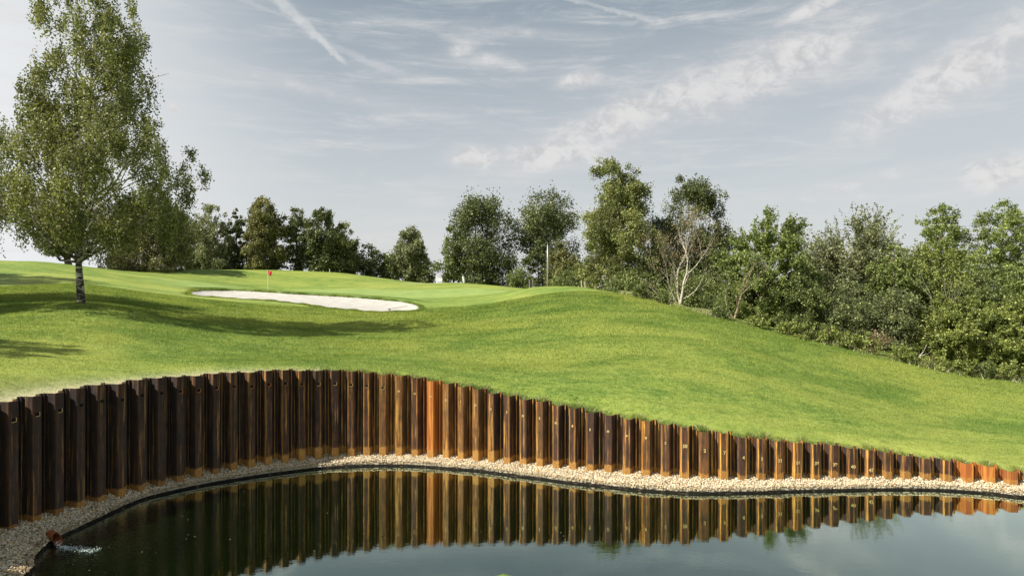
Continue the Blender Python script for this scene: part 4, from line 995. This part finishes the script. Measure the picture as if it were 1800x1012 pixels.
# mast
x, y, z = onground(962.5, 66)
zt = H+(506-430)*66/1200
mb = MB(); mb.tube([(0,0,-.1),(0,0,(zt-z)*.6),(0,0,zt-z)], [.07,.055,.045], 10); mb.tube([(0,0,zt-z),(0,0,zt-z+.06)], [.06,.02], 10)
o = mb.build('mast', grey, None, True); o.location = (x, y, z); tag(o, 'tall thin grey metal mast rising behind the grass crest', 'mast')
for px, hgt2, lb in ((1022.5,.55,'left short grey stake on the crest right of the mast'), (1028.5,.42,'right short grey stake on the crest right of the mast')):
    x, y, z = onground(px, 58); zc = H+(506-504)*58/1200
    mb = MB(); mb.tube([(0,0,-.1),(0,0,zc-z+hgt2-.05),(0,0,zc-z+hgt2)], [.04,.04,.015], 8); o = mb.build('stake', M['bark_pale']); o.location = (x, y, z); tag(o, lb, 'stake', 'short stakes by the mast')
x, y, z = onground(579.5, 93.5)
mb = MB(); mb.tube([(0,0,-.1),(0,0,.42),(0,0,.5)], [.035,.035,.012], 8); o = mb.build('marker_stake', white); o.location = (x, y, z); tag(o, 'tiny white marker stake on the ridge right of the red flag', 'stake')
# rake in the bunker
def sandz(X, Y):
    d = (SV_[:, 0]-X)**2+(SV_[:, 1]-Y)**2; i = np.argmin(d); return float(zz[i])
Yr = 50.6; xa = (684-900)/1200*Yr; xb = (716-900)/1200*51.4
za, zb_ = sandz(xa, Yr)+.06, sandz(xb, 51.4)+.07
rk = empty('bunker_rake', (xa, Yr, za)); tag(rk, 'rake lying on the sand at the right end of the bunker', 'rake')
mb = MB(); mb.tube([(0,0,.02),(xb-xa,.8,zb_-za)], .018, 6); mb.build('handle', M['bark_tan'], rk)
mb = MB(); mb.box((0,0,0), (.5,.05,.05), Matrix.Rotation(R(-65),3,'Z'))
for k in range(9): mb.box(Vector((0,0,-.05))+Matrix.Rotation(R(-65),3,'Z')@Vector((-.24+.06*k,0,0)), (.015,.015,.08))
mb.build('head', mat('dark_plastic', (.05,.05,.045), .5)[0], rk)
# outlet pipe and the splash
x, y = ground_pt(99, 944, .16)
pd = empty('outlet_pipe', (x, y, .14)); tag(pd, 'rusty outlet pipe end pouring water into the left corner of the pond', 'pipe')
dv = Vector((.80,-.50,-.16)).normalized()
rust2 = noisy('pipe_rust', (.16,.05,.022), (.30,.10,.04), 14, .8, .2, bump=.3)
mb = MB(); n = 20; a_ = dv.cross(Vector((0,0,1))).normalized(); b2 = a_.cross(dv)
ringsP = []
for (s, rr_) in ((-.30,.105),(.05,.105),(.06,.10),(.05,.095),(-.25,.095)):
    ringsP.append([dv*(s-(.14*math.sin(2*math.pi*k/n) if s > -.2 else 0))+(a_*math.cos(2*math.pi*k/n)+b2*math.sin(2*math.pi*k/n))*rr_ for k in range(n)])
Vp = [p for r__ in ringsP for p in r__]; Fp = [(i*n+k, i*n+(k+1) % n, (i+1)*n+(k+1) % n, (i+1)*n+k) for i in range(4) for k in range(n)]+[tuple(range(4*n, 5*n))]
mb.add(Vp, Fp); mb.build('pipe', rust2, pd)
r_ = np.random.default_rng(4); nd = 320
tt = r_.uniform(0, 1, nd)**1.2; L0 = 1.15
sx_ = x+.12+tt*L0*.95+r_.normal(0, .03, nd); sy_ = y-.16-tt*.22+r_.normal(0, .05+.04*tt, nd)
sz2 = np.where(tt < .08, .10*(1-tt/.08), 0)+np.abs(r_.normal(0, .018, nd))*(1-tt*.6)
sr = r_.uniform(.004, .011, nd)*(1-.5*tt)
dv_ = iv[None]*sr[:, None, None]*np.array([2.2, 1, .55]); dv_ = np.einsum('nij,nkj->nki', rotz(r_.normal(-.2, .5, nd)), dv_)+np.stack([sx_, sy_, sz2], 1)[:, None, :]
spl = link('water_splash', npmesh('water_splash', dv_.reshape(-1, 3), (iff[None]+np.arange(nd)[:, None, None]*12).reshape(-1, 3)), mat('foam', (.75,.85,.88), .2, .5)[0], smooth=True)
tag(spl, 'white splashing water running from the rusty pipe over the dark pond', 'splash', kind='stuff')
# specks of leaf litter floating near the left shore
r_ = np.random.default_rng(41); n = 130
fxx = r_.uniform(-10.5, 6, n); fyy = r_.uniform(14.2, 21, n); dC = np.hypot(fxx-C0[0], fyy-C0[1]); aC = np.arctan2(fyy-C0[1], fxx-C0[0])
okk = (dC < Rs(aC)-.15) & (r_.uniform(0, 1, n) < np.clip(1.1-(fxx+10)/14, .1, 1)); fxx, fyy = fxx[okk], fyy[okk]; n = len(fxx)
thh = r_.uniform(0, 6.28, n); ll = r_.uniform(.008, .02, n); dX = np.stack([np.cos(thh)*ll, np.sin(thh)*ll], 1); dY = np.stack([-np.sin(thh)*ll*.6, np.cos(thh)*ll*.6], 1); Pc = np.stack([fxx, fyy], 1)
V_ = np.concatenate([np.stack([Pc-dX, Pc+dY, Pc+dX, Pc-dY], 1), np.full((n, 4, 1), .004)], 2).reshape(-1, 3)
tag(link('floating_leaves', npmesh('floating_leaves', V_, np.arange(4*n).reshape(-1, 4)), noisy('leaf_litter', (.16,.14,.06), (.36,.33,.20), 3)), 'tiny pale leaf specks floating on the dark left part of the pond', 'leaves', kind='stuff')
# lily pad at the lower edge
mb = MB(); V_ = [(0,0,.012)]; F_ = []
for i in range(25):
    a_ = R(10)+i/24*R(340); V_.append((.20*math.cos(a_), .20*math.sin(a_), .014+.01*math.sin(a_*5)))
for i in range(25): V_.append((V_[1+i][0], V_[1+i][1], .003))
F_ = [(0,1+i,2+i) for i in range(24)]+[(1+i,26+i,27+i,2+i) for i in range(24)]
mb.add(V_, F_); lp = mb.build('lily_pad', noisy('lily_leaf', (.06,.10,.018), (.15,.21,.045), 12, .5, .3)); lp.location = (-.17, 14.10, 0)
tag(lp, 'green lily pad floating on the water at the bottom edge of the view', 'lily pad')
print('objects', len(bpy.data.objects))
